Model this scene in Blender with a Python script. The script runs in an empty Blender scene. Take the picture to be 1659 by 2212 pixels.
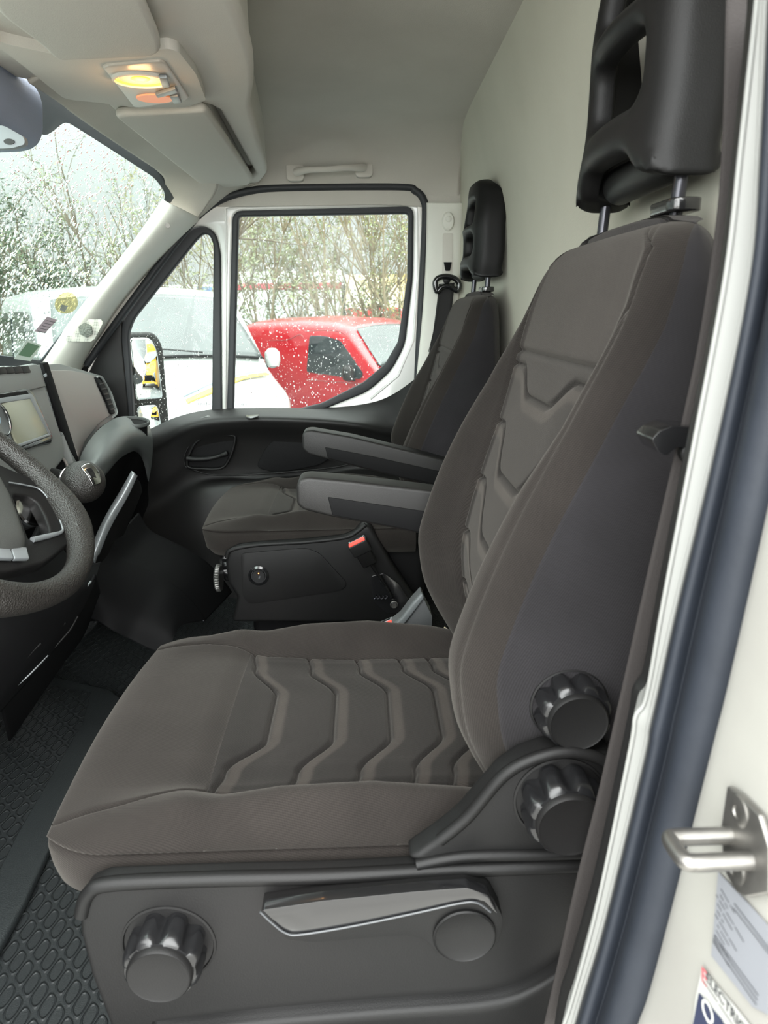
import bpy, bmesh, math, random
import numpy as np
from mathutils import Vector, Matrix

# ------------------------------------------------------------------ camera
FPX, CX, CY, CZ = 1534.0, 829.5, 1106.0, 1.12
_ya, _pi, _ro = math.radians(1.5), math.radians(16.0), math.radians(0.8)
FW = np.array([math.sin(_ya)*math.cos(_pi), math.cos(_ya)*math.cos(_pi), -math.sin(_pi)])
_r0 = np.cross(FW, [0, 0, 1.0]); _r0 /= np.linalg.norm(_r0); _u0 = np.cross(_r0, FW)
RT = _r0*math.cos(_ro) - _u0*math.sin(_ro)
UPV = _u0*math.cos(_ro) + _r0*math.sin(_ro)
CAM = np.array([0, 0, CZ])
scene = bpy.context.scene
cd = bpy.data.cameras.new('camera'); cam = bpy.data.objects.new('camera', cd)
scene.collection.objects.link(cam); scene.camera = cam
cd.sensor_fit = 'HORIZONTAL'; cd.sensor_width = 36.0; cd.lens = 36.0*FPX/1659.0
cd.dof.use_dof = True; cd.dof.focus_distance = 1.35; cd.dof.aperture_fstop = 14
cd.clip_start = 0.02; cd.clip_end = 300
cam.matrix_world = Matrix(((RT[0], UPV[0], -FW[0], 0), (RT[1], UPV[1], -FW[1], 0), (RT[2], UPV[2], -FW[2], CZ), (0, 0, 0, 1)))

# ------------------------------------------------------------------ sky and exposure
w = bpy.data.worlds.new('overcast_sky'); scene.world = w; w.use_nodes = True
nt = w.node_tree; bg = nt.nodes['Background']
def _n(t, **k):
    n = nt.nodes.new(t)
    for a, v in k.items(): setattr(n, a, v)
    return n
def _math(op, a, b=None, c=None):
    n = _n('ShaderNodeMath', operation=op)
    for i, v in enumerate((a, b, c)):
        if v is None: continue
        if hasattr(v, 'is_output'): nt.links.new(v, n.inputs[i])
        else: n.inputs[i].default_value = v
    return n.outputs[0]
# overcast sky: mottled cloud, brightest overhead and on the side the driver's door opens to
tc = _n('ShaderNodeTexCoord'); nz = _n('ShaderNodeTexNoise'); nz.inputs['Scale'].default_value = 2.2; nz.inputs['Detail'].default_value = 4
cr_ = _n('ShaderNodeValToRGB'); cr_.color_ramp.elements[0].position = .3; cr_.color_ramp.elements[1].position = .7
cr_.color_ramp.elements[0].color = (.83, .86, .86, 1); cr_.color_ramp.elements[1].color = (.97, .98, .96, 1)
nt.links.new(tc.outputs['Generated'], nz.inputs['Vector']); nt.links.new(nz.outputs['Fac'], cr_.inputs['Fac'])
nt.links.new(cr_.outputs['Color'], bg.inputs['Color'])
sep = _n('ShaderNodeSeparateXYZ'); nt.links.new(tc.outputs['Generated'], sep.inputs[0])
SKY_FAR, SKY_TOP, SKY_NEAR = .38, 3.2, 4.7
zen = _math('MAXIMUM', sep.outputs['Z'], 0.0); up = _math('MULTIPLY', _math('MULTIPLY', zen, zen), SKY_TOP)
nearside = _math('MULTIPLY', _math('MAXIMUM', _math('MULTIPLY', sep.outputs['Y'], -1.0), 0.0), SKY_NEAR)
nt.links.new(_math('ADD', _math('ADD', up, nearside), SKY_FAR), bg.inputs['Strength'])
scene.view_settings.view_transform = 'Standard'; scene.view_settings.look = 'None'
scene.view_settings.exposure = 1.6; scene.view_settings.gamma = 1.0; scene.view_settings.use_curve_mapping = False
scene.cycles.max_bounces = 10; scene.cycles.transparent_max_bounces = 16; scene.cycles.transmission_bounces = 8
scene.cycles.diffuse_bounces = 5; scene.cycles.caustics_refractive = False; scene.cycles.caustics_reflective = False

# ------------------------------------------------------------------ helpers
def ray(px, py): return FW + RT*((px-CX)/FPX) - UPV*((py-CY)/FPX)
def at(px, py, X=None, Y=None, Z=None):
    """the point of the place that stands at this pixel, at a given real X, Y or Z"""
    d = ray(px, py)
    t = Y/d[1] if Y is not None else (X/d[0] if X is not None else (Z-CZ)/d[2])
    return Vector(CAM + d*t)
def on(px, py, p0, n):
    d = Vector(ray(px, py)); c = Vector(CAM)
    return c + d*((Vector(p0)-c).dot(n)/d.dot(n))
def plane(a, b, c):
    n = (Vector(b)-Vector(a)).cross(Vector(c)-Vector(a)).normalized()
    return Vector(a), n
def sr(h):
    h = h.lstrip('#'); v = [int(h[i:i+2], 16)/255 for i in (0, 2, 4)]
    return tuple((c/12.92 if c <= .04045 else ((c+.055)/1.055)**2.4) for c in v) + (1,)
def cr(P, n, closed=False):
    """Catmull-Rom through points, n samples"""
    P = [Vector(p) for p in P]; m = len(P); out = []
    seg = m if closed else m-1
    for i in range(n):
        t = i/(n if closed else n-1)*seg; k = min(int(t), seg-1); f = t-k
        if closed: a, b, c, d = P[(k-1) % m], P[k % m], P[(k+1) % m], P[(k+2) % m]
        else: a, b, c, d = P[max(k-1, 0)], P[k], P[k+1], P[min(k+2, m-1)]
        out.append(.5*((2*b) + (c-a)*f + (2*a-5*b+4*c-d)*f*f + (3*b-a-3*c+d)*f**3))
    return out
def interp(x, xs, ys): return float(np.interp(x, xs, ys))
def sm(x, a, b):
    t = min(max((x-a)/(b-a), 0), 1); return t*t*(3-2*t)

def mesh_obj(name, verts, faces, m, parent=None, smooth=35, kind=None):
    me = bpy.data.meshes.new(name); me.from_pydata([tuple(v) for v in verts], [], faces); me.validate(); me.update()
    return link(name, me, m, parent, smooth, kind)
def link(name, me, m, parent=None, smooth=35, kind=None):
    if smooth:
        me.shade_smooth()
        if smooth < 180: me.set_sharp_from_angle(angle=math.radians(smooth))
    if m: me.materials.append(m)
    o = bpy.data.objects.new(name, me); scene.collection.objects.link(o)
    if parent:
        o.parent = parent
        mw = Matrix.Translation(parent['_loc']) if '_loc' in parent else Matrix()
        o.matrix_parent_inverse = mw.inverted()
    if kind: o['kind'] = kind
    return o
def thing(name, label, cat, loc, group=None):
    o = bpy.data.objects.new(name, None); scene.collection.objects.link(o); o.location = loc
    o.empty_display_size = .05; o['_loc'] = tuple(loc); o['label'] = label; o['category'] = cat
    if group: o['group'] = group
    return o
def tag(o, label, cat, group=None, kind=None):
    o['label'] = label; o['category'] = cat
    if group: o['group'] = group
    if kind: o['kind'] = kind
    return o
def bevel(o, w, seg=3, ang=35):
    if w:
        b = o.modifiers.new('bevel', 'BEVEL'); b.width = w; b.segments = seg; b.limit_method = 'ANGLE'; b.angle_limit = math.radians(ang)
        b.harden_normals = False
    return o
def ext(name, pts, vec, m, parent=None, bv=.003, seg=3, kind=None, smooth=40):
    """solid with the given outline, pushed along vec"""
    bm = bmesh.new(); vec = Vector(vec)
    vs = [bm.verts.new(Vector(p)) for p in pts]; f = bm.faces.new(vs)
    r = bmesh.ops.extrude_face_region(bm, geom=[f]); nv = [e for e in r['geom'] if isinstance(e, bmesh.types.BMVert)]
    bmesh.ops.translate(bm, verts=nv, vec=vec)
    bmesh.ops.recalc_face_normals(bm, faces=bm.faces)
    if bv: bmesh.ops.bevel(bm, geom=[e for e in bm.edges], offset=bv, segments=seg, profile=.5, affect='EDGES', clamp_overlap=True)
    bmesh.ops.triangulate(bm, faces=[f for f in bm.faces if len(f.verts) > 4])
    me = bpy.data.meshes.new(name); bm.to_mesh(me); bm.free()
    return link(name, me, m, parent, smooth, kind)
def extpx(name, px, Y, th, m, parent=None, bv=.003, **k):
    return ext(name, [at(x, y, Y=Y) for x, y in px], (0, th, 0), m, parent, bv, **k)
def box(name, c, s, m, parent=None, bv=.003, kind=None):
    x, y, z = s[0]/2, s[1]/2, s[2]/2; c = Vector(c)
    return ext(name, [c+Vector(p) for p in ((-x, -y, -z), (x, -y, -z), (x, y, -z), (-x, y, -z))], (0, 0, s[2]), m, parent, bv, kind=kind)
def tube_bm(bm, path, rad, seg=10, closed=False, flat=None):
    P = [Vector(p) for p in path]; n = len(P); rings = []
    prev = None
    for i, p in enumerate(P):
        t = (P[(i+1) % n]-P[i-1]) if closed else (P[min(i+1, n-1)]-P[max(i-1, 0)])
        t.normalize()
        if prev is None:
            a = Vector((0, 0, 1)) if abs(t.z) < .9 else Vector((1, 0, 0))
            nrm = (a - t*a.dot(t)).normalized()
        else: nrm = (prev - t*prev.dot(t)).normalized()
        prev = nrm; bn = t.cross(nrm)
        r = rad[i] if hasattr(rad, '__len__') else rad
        rings.append([bm.verts.new(p + nrm*math.cos(a)*r*(flat or 1) + bn*math.sin(a)*r) for a in [2*math.pi*k/seg for k in range(seg)]])
    for i in range(n if closed else n-1):
        A, B = rings[i], rings[(i+1) % n]
        for k in range(seg): bm.faces.new((A[k], A[(k+1) % seg], B[(k+1) % seg], B[k]))
    if not closed:
        bm.faces.new(rings[0][::-1]); bm.faces.new(rings[-1])
def tube(name, path, rad, m, parent=None, seg=10, closed=False, flat=None, kind=None):
    bm = bmesh.new(); tube_bm(bm, path, rad, seg, closed, flat)
    bmesh.ops.recalc_face_normals(bm, faces=bm.faces)
    me = bpy.data.meshes.new(name); bm.to_mesh(me); bm.free()
    return link(name, me, m, parent, 60, kind)
def frame_of(ax):
    ax = Vector(ax).normalized(); a = Vector((0, 0, 1)) if abs(ax.z) < .9 else Vector((1, 0, 0))
    u = (a-ax*a.dot(ax)).normalized(); return u, ax.cross(u), ax
def lathe(name, c, ax, prof, m, parent=None, seg=48, lobes=0, lobe_amp=0, kind=None, smooth=40, sq=1.0):
    """prof: (radius, height along ax, lobe weight)"""
    u, v, a = frame_of(ax); c = Vector(c); V = []; F = []
    for q in prof:
        r, h = q[0], q[1]; lw = q[2] if len(q) > 2 else 0
        for k in range(seg):
            t = 2*math.pi*k/seg
            rr = r - lw*lobe_amp*(.5+.5*math.cos(lobes*t))**2.2 if lobes else r
            V.append(c + u*math.cos(t)*rr*sq + v*math.sin(t)*rr + a*h)
    n = len(prof)
    for i in range(n-1):
        for k in range(seg):
            F.append((i*seg+k, i*seg+(k+1) % seg, (i+1)*seg+(k+1) % seg, (i+1)*seg+k))
    F.append(tuple(range(seg))[::-1]); F.append(tuple((n-1)*seg+k for k in range(seg)))
    return mesh_obj(name, V, F, m, parent, smooth, kind)
def gridmesh(name, R, m, parent=None, th=.004, nu=None, nv=None, kind=None, smooth=180, closed=False):
    """surface through rows of points (rows splined both ways), given a thickness"""
    nv = nv or 40; nu = nu or 24
    rows = [cr(r, nv, closed) for r in R]
    if nu: rows = list(zip(*[cr(col, nu) for col in zip(*rows)]))
    V = [p for r in rows for p in r]; H = len(rows); W = nv; F = []
    for i in range(H-1):
        for j in range(W if closed else W-1):
            F.append((i*W+j, i*W+(j+1) % W, (i+1)*W+(j+1) % W, (i+1)*W+j))
    o = mesh_obj(name, V, F, m, parent, smooth, kind)
    if th:
        s = o.modifiers.new('solid', 'SOLIDIFY'); s.thickness = th; s.offset = 0
    return o
def rowpx(L): return [at(a[0], a[1], Y=a[2]) for a in L]
def fillplane(name, outer, holes, th, m, parent=None, bv=.004, mapf=None, remesh=None, kind=None, smooth=40, res=2, cuts=0):
    """flat sheet (outline with holes, given in plane coordinates), thickened, rounded, then mapped into place"""
    cu = bpy.data.curves.new('tmp', 'CURVE'); cu.dimensions = '2D'; cu.fill_mode = 'BOTH'
    for loop in [outer]+holes:
        s = cu.splines.new('POLY'); s.points.add(len(loop)-1)
        for p, q in zip(s.points, loop): p.co = (q[0], q[1], 0, 1)
        s.use_cyclic_u = True
    cu.extrude = max(th/2-bv, .0001); cu.bevel_depth = bv; cu.bevel_resolution = res; cu.offset = -bv
    o = bpy.data.objects.new('tmp', cu); scene.collection.objects.link(o)
    if remesh:
        dg = bpy.context.evaluated_depsgraph_get(); me = bpy.data.meshes.new_from_object(o.evaluated_get(dg))
        bpy.data.objects.remove(o); o = bpy.data.objects.new('tmp', me); scene.collection.objects.link(o)
        bm = bmesh.new(); bm.from_mesh(me); bmesh.ops.remove_doubles(bm, verts=bm.verts, dist=1e-5); bm.to_mesh(me); bm.free()
        r = o.modifiers.new('r', 'REMESH'); r.mode = 'VOXEL'; r.voxel_size = remesh; r.use_smooth_shade = True
        s = o.modifiers.new('s', 'SMOOTH'); s.iterations = 6; s.factor = .5
        bpy.context.view_layer.update()
    dg = bpy.context.evaluated_depsgraph_get()
    me = bpy.data.meshes.new_from_object(o.evaluated_get(dg)); bpy.data.objects.remove(o)
    me.name = name
    if cuts:
        bm = bmesh.new(); bm.from_mesh(me); bmesh.ops.remove_doubles(bm, verts=bm.verts, dist=1e-6); xs = [v.co.x for v in bm.verts]; ys = [v.co.y for v in bm.verts]
        for a, L in ((0, xs), (1, ys)):
            for k in range(1, cuts):
                co = [0, 0, 0]; no = [0, 0, 0]; co[a] = min(L)+(max(L)-min(L))*k/cuts; no[a] = 1
                bmesh.ops.bisect_plane(bm, geom=bm.verts[:]+bm.edges[:]+bm.faces[:], plane_co=co, plane_no=no)
        bm.to_mesh(me); bm.free()
    if mapf:
        for v in me.vertices: v.co = mapf(v.co)
    bm = bmesh.new(); bm.from_mesh(me); bmesh.ops.remove_doubles(bm, verts=bm.verts, dist=1e-5)
    bmesh.ops.recalc_face_normals(bm, faces=bm.faces); bm.to_mesh(me); bm.free()
    me.materials.clear()
    return link(name, me, m, parent, 180 if remesh else smooth, kind)
def rrect(x0, y0, x1, y1, r, n=6):
    P = []
    for cx, cy, a0 in ((x1-r, y1-r, 0), (x0+r, y1-r, 90), (x0+r, y0+r, 180), (x1-r, y0+r, 270)):
        for k in range(n+1):
            a = math.radians(a0+90*k/n); P.append((cx+r*math.cos(a), cy+r*math.sin(a)))
    return P
def roundpoly(P, r, n=6):
    """round the corners of a 2D polygon; r may be one value or one per corner"""
    out = []; N = len(P)
    for i in range(N):
        a, b, c = Vector(P[i-1][:2]), Vector(P[i][:2]), Vector(P[(i+1) % N][:2])
        ri = r[i] if hasattr(r, '__len__') else r
        u = (a-b); v = (c-b); l = min(ri, u.length*.48, v.length*.48)
        p, q = b+u.normalized()*l, b+v.normalized()*l
        for k in range(n+1):
            t = k/n; s = p*(1-t)**2 + b*2*t*(1-t) + q*t*t; out.append((s.x, s.y))
    return out
def text(name, s, size, M, m, parent=None, th=.0003):
    cu = bpy.data.curves.new('tmp', 'FONT'); cu.body = s; cu.size = size; cu.extrude = th
    cu.align_x = 'CENTER'; cu.align_y = 'CENTER'
    o = bpy.data.objects.new('tmp', cu); scene.collection.objects.link(o)
    dg = bpy.context.evaluated_depsgraph_get(); me = bpy.data.meshes.new_from_object(o.evaluated_get(dg)); bpy.data.objects.remove(o)
    me.transform(M); me.materials.clear()
    return link(name, me, m, parent, 0)
def basis(x, y, o):
    x = Vector(x).normalized(); y = Vector(y); y = (y-x*y.dot(x)).normalized(); z = x.cross(y); o = Vector(o)
    return Matrix(((x.x, y.x, z.x, o.x), (x.y, y.y, z.y, o.y), (x.z, y.z, z.z, o.z), (0, 0, 0, 1)))

# ------------------------------------------------------------------ materials
def mat(name, col, rough=.5, metal=0, spec=.5, bump=None, var=None, emit=None, coat=0, weave=None, trans=0, alpha=None):
    m = bpy.data.materials.new(name); m.use_nodes = True; N = m.node_tree.nodes; L = m.node_tree.links
    b = N['Principled BSDF']; c = sr(col) if isinstance(col, str) else col
    b.inputs['Base Color'].default_value = c; b.inputs['Roughness'].default_value = rough
    b.inputs['Metallic'].default_value = metal; b.inputs['Specular IOR Level'].default_value = spec
    if coat: b.inputs['Coat Weight'].default_value = coat; b.inputs['Coat Roughness'].default_value = .08
    if trans: b.inputs['Transmission Weight'].default_value = trans
    t = N.new('ShaderNodeTexCoord'); src = None
    if var:
        n = N.new('ShaderNodeTexNoise'); n.inputs['Scale'].default_value = var[0]; n.inputs['Detail'].default_value = 5
        L.new(t.outputs['Object'], n.inputs['Vector'])
        mx = N.new('ShaderNodeMix'); mx.data_type = 'RGBA'; mx.inputs[6].default_value = c
        mx.inputs[7].default_value = sr(var[1]) if isinstance(var[1], str) else var[1]
        mr = N.new('ShaderNodeMapRange'); mr.inputs['From Min'].default_value = .4; mr.inputs['From Max'].default_value = .7
        L.new(n.outputs['Fac'], mr.inputs['Value']); L.new(mr.outputs['Result'], mx.inputs[0])
        L.new(mx.outputs[2], b.inputs['Base Color']); src = mx
    if bump:
        n = N.new('ShaderNodeTexNoise' if len(bump) < 3 else 'ShaderNodeTexVoronoi'); n.inputs['Scale'].default_value = bump[0]
        if len(bump) < 3: n.inputs['Detail'].default_value = 3
        L.new(t.outputs['Object'], n.inputs['Vector'])
        bp = N.new('ShaderNodeBump'); bp.inputs['Strength'].default_value = bump[1]; bp.inputs['Distance'].default_value = .002
        L.new(n.outputs[0], bp.inputs['Height']); L.new(bp.outputs['Normal'], b.inputs['Normal'])
    if emit:
        b.inputs['Emission Color'].default_value = sr(emit[0]); b.inputs['Emission Strength'].default_value = emit[1]
    return m
def fabric(name, col, light, scale=420, dots=False):
    m = mat(name, col, .95, spec=.15); N = m.node_tree.nodes; L = m.node_tree.links; b = N['Principled BSDF']
    b.inputs['Sheen Weight'].default_value = .35; b.inputs['Sheen Roughness'].default_value = .5
    b.inputs['Sheen Tint'].default_value = sr('#8a8680')
    t = N.new('ShaderNodeTexCoord')
    wv = N.new('ShaderNodeAttribute'); wv.attribute_name = 'weave'
    mp = N.new('ShaderNodeMapping'); mp.inputs['Rotation'].default_value = (0, 0, .6); mp.inputs['Scale'].default_value = (scale*4.2, scale*6.2, 1)
    L.new(wv.outputs['Vector'], mp.inputs['Vector']); sx = N.new('ShaderNodeSeparateXYZ'); L.new(mp.outputs[0], sx.inputs[0])
    def sn(o):
        q = N.new('ShaderNodeMath'); q.operation = 'SINE'; L.new(o, q.inputs[0]); return q.outputs[0]
    pr = N.new('ShaderNodeMath'); pr.operation = 'MULTIPLY'; L.new(sn(sx.outputs['X']), pr.inputs[0]); L.new(sn(sx.outputs['Y']), pr.inputs[1])
    v = N.new('ShaderNodeMath'); v.operation = 'MULTIPLY_ADD'; L.new(pr.outputs[0], v.inputs[0]); v.inputs[1].default_value = .5; v.inputs[2].default_value = .5
    at_ = N.new('ShaderNodeAttribute'); at_.attribute_name = 'band'
    n2 = N.new('ShaderNodeTexNoise'); n2.inputs['Scale'].default_value = 9; n2.inputs['Detail'].default_value = 6
    L.new(t.outputs['Object'], n2.inputs['Vector'])
    m1 = N.new('ShaderNodeMix'); m1.data_type = 'RGBA'; m1.inputs[6].default_value = sr(col); m1.inputs[7].default_value = sr(light)
    L.new(at_.outputs['Fac'], m1.inputs[0])
    mr = N.new('ShaderNodeMapRange'); mr.inputs['From Min'].default_value = 0; mr.inputs['From Max'].default_value = 1
    mr.inputs['To Min'].default_value = 1.35; mr.inputs['To Max'].default_value = .55
    L.new(v.outputs[0], mr.inputs['Value'])
    mr2 = N.new('ShaderNodeMapRange'); mr2.inputs['From Min'].default_value = .35; mr2.inputs['From Max'].default_value = .75
    mr2.inputs['To Min'].default_value = .88; mr2.inputs['To Max'].default_value = 1.3
    L.new(n2.outputs['Fac'], mr2.inputs['Value'])
    mu = N.new('ShaderNodeMath'); mu.operation = 'MULTIPLY'; L.new(mr.outputs[0], mu.inputs[0]); L.new(mr2.outputs[0], mu.inputs[1])
    vm = N.new('ShaderNodeVectorMath'); vm.operation = 'SCALE'; L.new(m1.outputs[2], vm.inputs[0]); L.new(mu.outputs[0], vm.inputs['Scale'])
    L.new(vm.outputs[0], b.inputs['Base Color'])
    bp = N.new('ShaderNodeBump'); bp.inputs['Strength'].default_value = .35; bp.inputs['Distance'].default_value = .001; bp.invert = True
    L.new(v.outputs[0], bp.inputs['Height']); L.new(bp.outputs['Normal'], b.inputs['Normal'])
    return m
def thin_glass(name, tint, refl=.06):
    m = bpy.data.materials.new(name); m.use_nodes = True; N = m.node_tree.nodes; L = m.node_tree.links
    N.remove(N['Principled BSDF']); o = N['Material Output']
    t = N.new('ShaderNodeBsdfTransparent'); t.inputs['Color'].default_value = tint
    g = N.new('ShaderNodeBsdfGlossy'); g.inputs['Roughness'].default_value = .02
    mx = N.new('ShaderNodeMixShader'); mx.inputs[0].default_value = refl
    L.new(t.outputs[0], mx.inputs[1]); L.new(g.outputs[0], mx.inputs[2]); L.new(mx.outputs[0], o.inputs['Surface'])
    return m
M = {}
M['fab_side'] = fabric('charcoal_side_fabric', '#201d1b', '#2e2a27', 430)
M['fab_panel'] = fabric('charcoal_panel_fabric', '#1a1817', '#302c29', 520)
M['fab_dark'] = fabric('black_back_fabric', '#1f1e20', '#252424', 500)
M['blk'] = mat('black_plastic', '#131313', .48, spec=.2, bump=(700, .12), var=(5, '#171616'))
M['blk_soft'] = mat('soft_black_plastic', '#171717', .5, spec=.35, bump=(900, .2), var=(4, '#1c1b1a'))
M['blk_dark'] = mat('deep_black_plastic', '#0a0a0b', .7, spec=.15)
M['blk_gloss'] = mat('gloss_black', '#161617', .18, coat=.5)
M['wheel'] = mat('wheel_leather', '#22201e', .42, bump=(480, .55, 1))
M['grey_dash'] = mat('grey_dash_plastic', '#777a78', .5, bump=(900, .2))
M['grey_panel'] = mat('grey_panel_plastic', '#857f7b', .5, bump=(1100, .15))
M['silver'] = mat('silver_plastic', '#84888a', .35, metal=.4)
M['shelf'] = mat('shelf_plastic', '#4a4d4c', .45, bump=(900, .2))
M['chrome'] = mat('chrome', '#c8c8c8', .12, metal=1)
M['steel'] = mat('brushed_steel', '#8d8b87', .38, metal=.9, var=(30, '#6f6d6a'))
M['post'] = mat('dark_post', '#35353a', .22, metal=.6)
M['head'] = mat('headliner_fabric', '#bdb9b1', .95, spec=.1, bump=(600, .3), var=(3, '#b3afa7'))
M['console'] = mat('console_plastic', '#c2beb6', .75, spec=.25, bump=(500, .15))
M['visor'] = mat('visor_vinyl', '#bcb8b0', .8, spec=.2, bump=(700, .2))
M['trim'] = mat('pillar_trim', '#d0cfc6', .55, bump=(800, .1))
M['wall'] = mat('partition_board', '#b9b7aa', .8, spec=.2, bump=(300, .15), var=(2.5, '#aeac9f'))
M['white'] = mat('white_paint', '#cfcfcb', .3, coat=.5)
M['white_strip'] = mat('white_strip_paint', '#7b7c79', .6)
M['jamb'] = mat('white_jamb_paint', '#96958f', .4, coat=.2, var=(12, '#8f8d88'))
M['rub'] = mat('seal_rubber', '#1b1f26', .6, spec=.3, bump=(200, .1), var=(22, '#20242b'))
M['rub_dark'] = mat('window_rubber', '#232528', .6)
M['belt'] = mat('belt_webbing', '#2f2c2b', .8, spec=.2, bump=(900, .4))
M['belt_k'] = mat('black_webbing', '#2b2a2a', .85, spec=.2, bump=(900, .4))
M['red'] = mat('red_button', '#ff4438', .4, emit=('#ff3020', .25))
M['glass'] = thin_glass('window_glass', (.86, .90, .88, 1), .008)
M['wglass'] = thin_glass('windscreen_glass', (.82, .88, .855, 1), .01)
M['frit'] = mat('black_frit', '#2a2f36', .4)
M['cream_paper'] = mat('cream_paper', '#c9bda0', .8)
M['screen'] = mat('off_screen', '#8d8e7b', .25, coat=.3)
def water():
    m = bpy.data.materials.new('rain_water'); m.use_nodes = True; b = m.node_tree.nodes['Principled BSDF']
    b.inputs['Transmission Weight'].default_value = 1; b.inputs['Roughness'].default_value = 0; b.inputs['IOR'].default_value = 1.33
    b.inputs['Base Color'].default_value = (1, 1, 1, 1)
    return m
M['water'] = water()
def rubber_floor():
    m = mat('embossed_rubber', '#222526', .45); N = m.node_tree.nodes; L = m.node_tree.links; b = N['Principled BSDF']
    def mt(op, x, y=None, z=None):
        n = N.new('ShaderNodeMath'); n.operation = op
        for i, v in enumerate((x, y, z)):
            if v is None: continue
            if hasattr(v, 'is_output'): L.new(v, n.inputs[i])
            else: n.inputs[i].default_value = v
        return n.outputs[0]
    t = N.new('ShaderNodeTexCoord'); mp = N.new('ShaderNodeMapping'); mp.inputs['Scale'].default_value = (150, 74, 1); mp.inputs['Rotation'].default_value = (0, 0, .45)
    L.new(t.outputs['Object'], mp.inputs['Vector']); sx = N.new('ShaderNodeSeparateXYZ'); L.new(mp.outputs[0], sx.inputs[0])
    g = mt('ABSOLUTE', mt('MULTIPLY', mt('COSINE', sx.outputs['X']), mt('COSINE', sx.outputs['Y'])))
    d = mt('DIVIDE', mt('SUBTRACT', g, .30), .12); ring = mt('EXPONENT', mt('MULTIPLY', mt('MULTIPLY', d, d), -1.0))
    nz = N.new('ShaderNodeTexNoise'); nz.inputs['Scale'].default_value = 600; L.new(t.outputs['Object'], nz.inputs['Vector'])
    h = mt('ADD', mt('ADD', ring, mt('MULTIPLY', mt('GREATER_THAN', g, .30), .35)), mt('MULTIPLY', nz.outputs['Fac'], .35))
    bp = N.new('ShaderNodeBump'); bp.inputs['Strength'].default_value = .8; bp.inputs['Distance'].default_value = .0022
    L.new(h, bp.inputs['Height']); L.new(bp.outputs['Normal'], b.inputs['Normal'])
    return m
M['floor'] = rubber_floor()

# ================================================================== THE SETTING
STR = 'structure'
FZ = .18
o = ext('floor', [(-1.15, .42, FZ), (.4, .42, FZ), (.4, 2.5, FZ), (-1.15, 2.5, FZ)], (0, 0, -.03), M['floor'], bv=0, kind=STR)
ext('wall_front', [(-1.12, .45, FZ-.05), (-1.12, 2.5, FZ-.05), (-1.12, 2.5, .93), (-1.12, .45, .93)], (-.03, 0, 0), M['blk_dark'], bv=0, kind=STR)
# light partition board behind the seats
rows = []
for z in (.15, .6, 1.0, 1.3, 1.45, 1.56, 1.65):
    xt = interp(z, [0, 1.25, 1.42, 1.65], [.372, .372, .345, .285])
    xe = interp(z, [0, 1.2, 1.45, 1.65], [.305, .306, .318, .298])
    rows.append([(interp(y, [.3, 2.1, 2.28, 2.41], [xt, xt, xt*.5+xe*.5, xe]), y, z) for y in (.36, .8, 1.3, 1.7, 2.0, 2.15, 2.28, 2.36, 2.41)])
gridmesh('wall_rear', rows, M['wall'], th=.012, nv=60, nu=30, kind=STR)
# roof lining, curving down to the door
prof = [(.40, 1.64), (.8, 1.645), (1.3, 1.64), (1.8, 1.635), (2.1, 1.63), (2.22, 1.615), (2.31, 1.575), (2.365, 1.52), (2.39, 1.47), (2.395, 1.43)]
gridmesh('ceiling', [[(x, y, z - (.012 if x > .2 else 0)) for y, z in prof] for x in (-.48, -.35, -.1, .1, .25, .31)], M['head'], th=.01, nv=70, nu=20, kind=STR)

SEAL = [(186, 790), (240, 712), (325, 597), (390, 512), (432, 462), (480, 430), (540, 412), (620, 405), (860, 403), (897, 412), (915, 432), (919, 470), (912, 620), (903, 790), (903, 1010), (180, 1010)]
def XZ(L, Y): return [(lambda p: (p.x, p.z))(at(x, y, Y=Y)) for x, y in L]
seal2 = roundpoly(XZ(SEAL, 2.39), .04, 4)
fillplane('wall_right', [(-1.0, .15), (.33, .15), (.33, 1.52), (-.56, 1.50), (-.935, 1.0)], [seal2], .012, M['head'], mapf=lambda c: Vector((c.x, 2.392+c.z, c.y)), bv=.002, kind=STR)

# windscreen
A_, B_ = at(90, 775, Y=2.2), at(345, 395, Y=2.2)
SV = (B_-A_).normalized(); WN = SV.cross(Vector((0, 1, 0))).normalized()
WF = -WN if WN.x > 0 else WN                      # towards the front of the van
def wb(y): return .11*(1-((y-1.41)/.80)**2)
def W2(px, py):
    p = on(px, py, A_, WN)
    for _ in range(8): p = on(px, py, A_+WF*wb(p.y), WN)
    return (p.y, (p-A_).dot(SV))
def Wmap(c, off=0): return A_ + SV*c[1] + Vector((0, c[0]-A_.y, 0)) + WN*(c[2]+off) + WF*wb(c[0])
hole = [W2(*p) for p in ((86, 778), (343, 428), (349, 410), (336, 386), (146, 263), (133, 261), (95, 292))]
hy = hole.pop()
right = hole + [(max(1.425, hy[0]), hy[1])]
left = [(2.82-a, b) for a, b in right][::-1]
frit_hole = roundpoly(right+left, [.01, .03, .03, .03, .012, .012, .02]+[.02]*7, 5)
gl = [(.5, -.06), (2.29, -.06), (2.29, hole[2][1]+.06), (.5, hole[2][1]+.06)]
ws = fillplane('window_1', gl, [], .004, M['wglass'], mapf=lambda c: Wmap(c), bv=.001, kind=STR, cuts=24)
fillplane('black_border', gl, [frit_hole], .003, M['frit'], ws, mapf=lambda c: Wmap(c, .004 if WN.x > 0 else -.004), bv=.0005, cuts=24)

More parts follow.
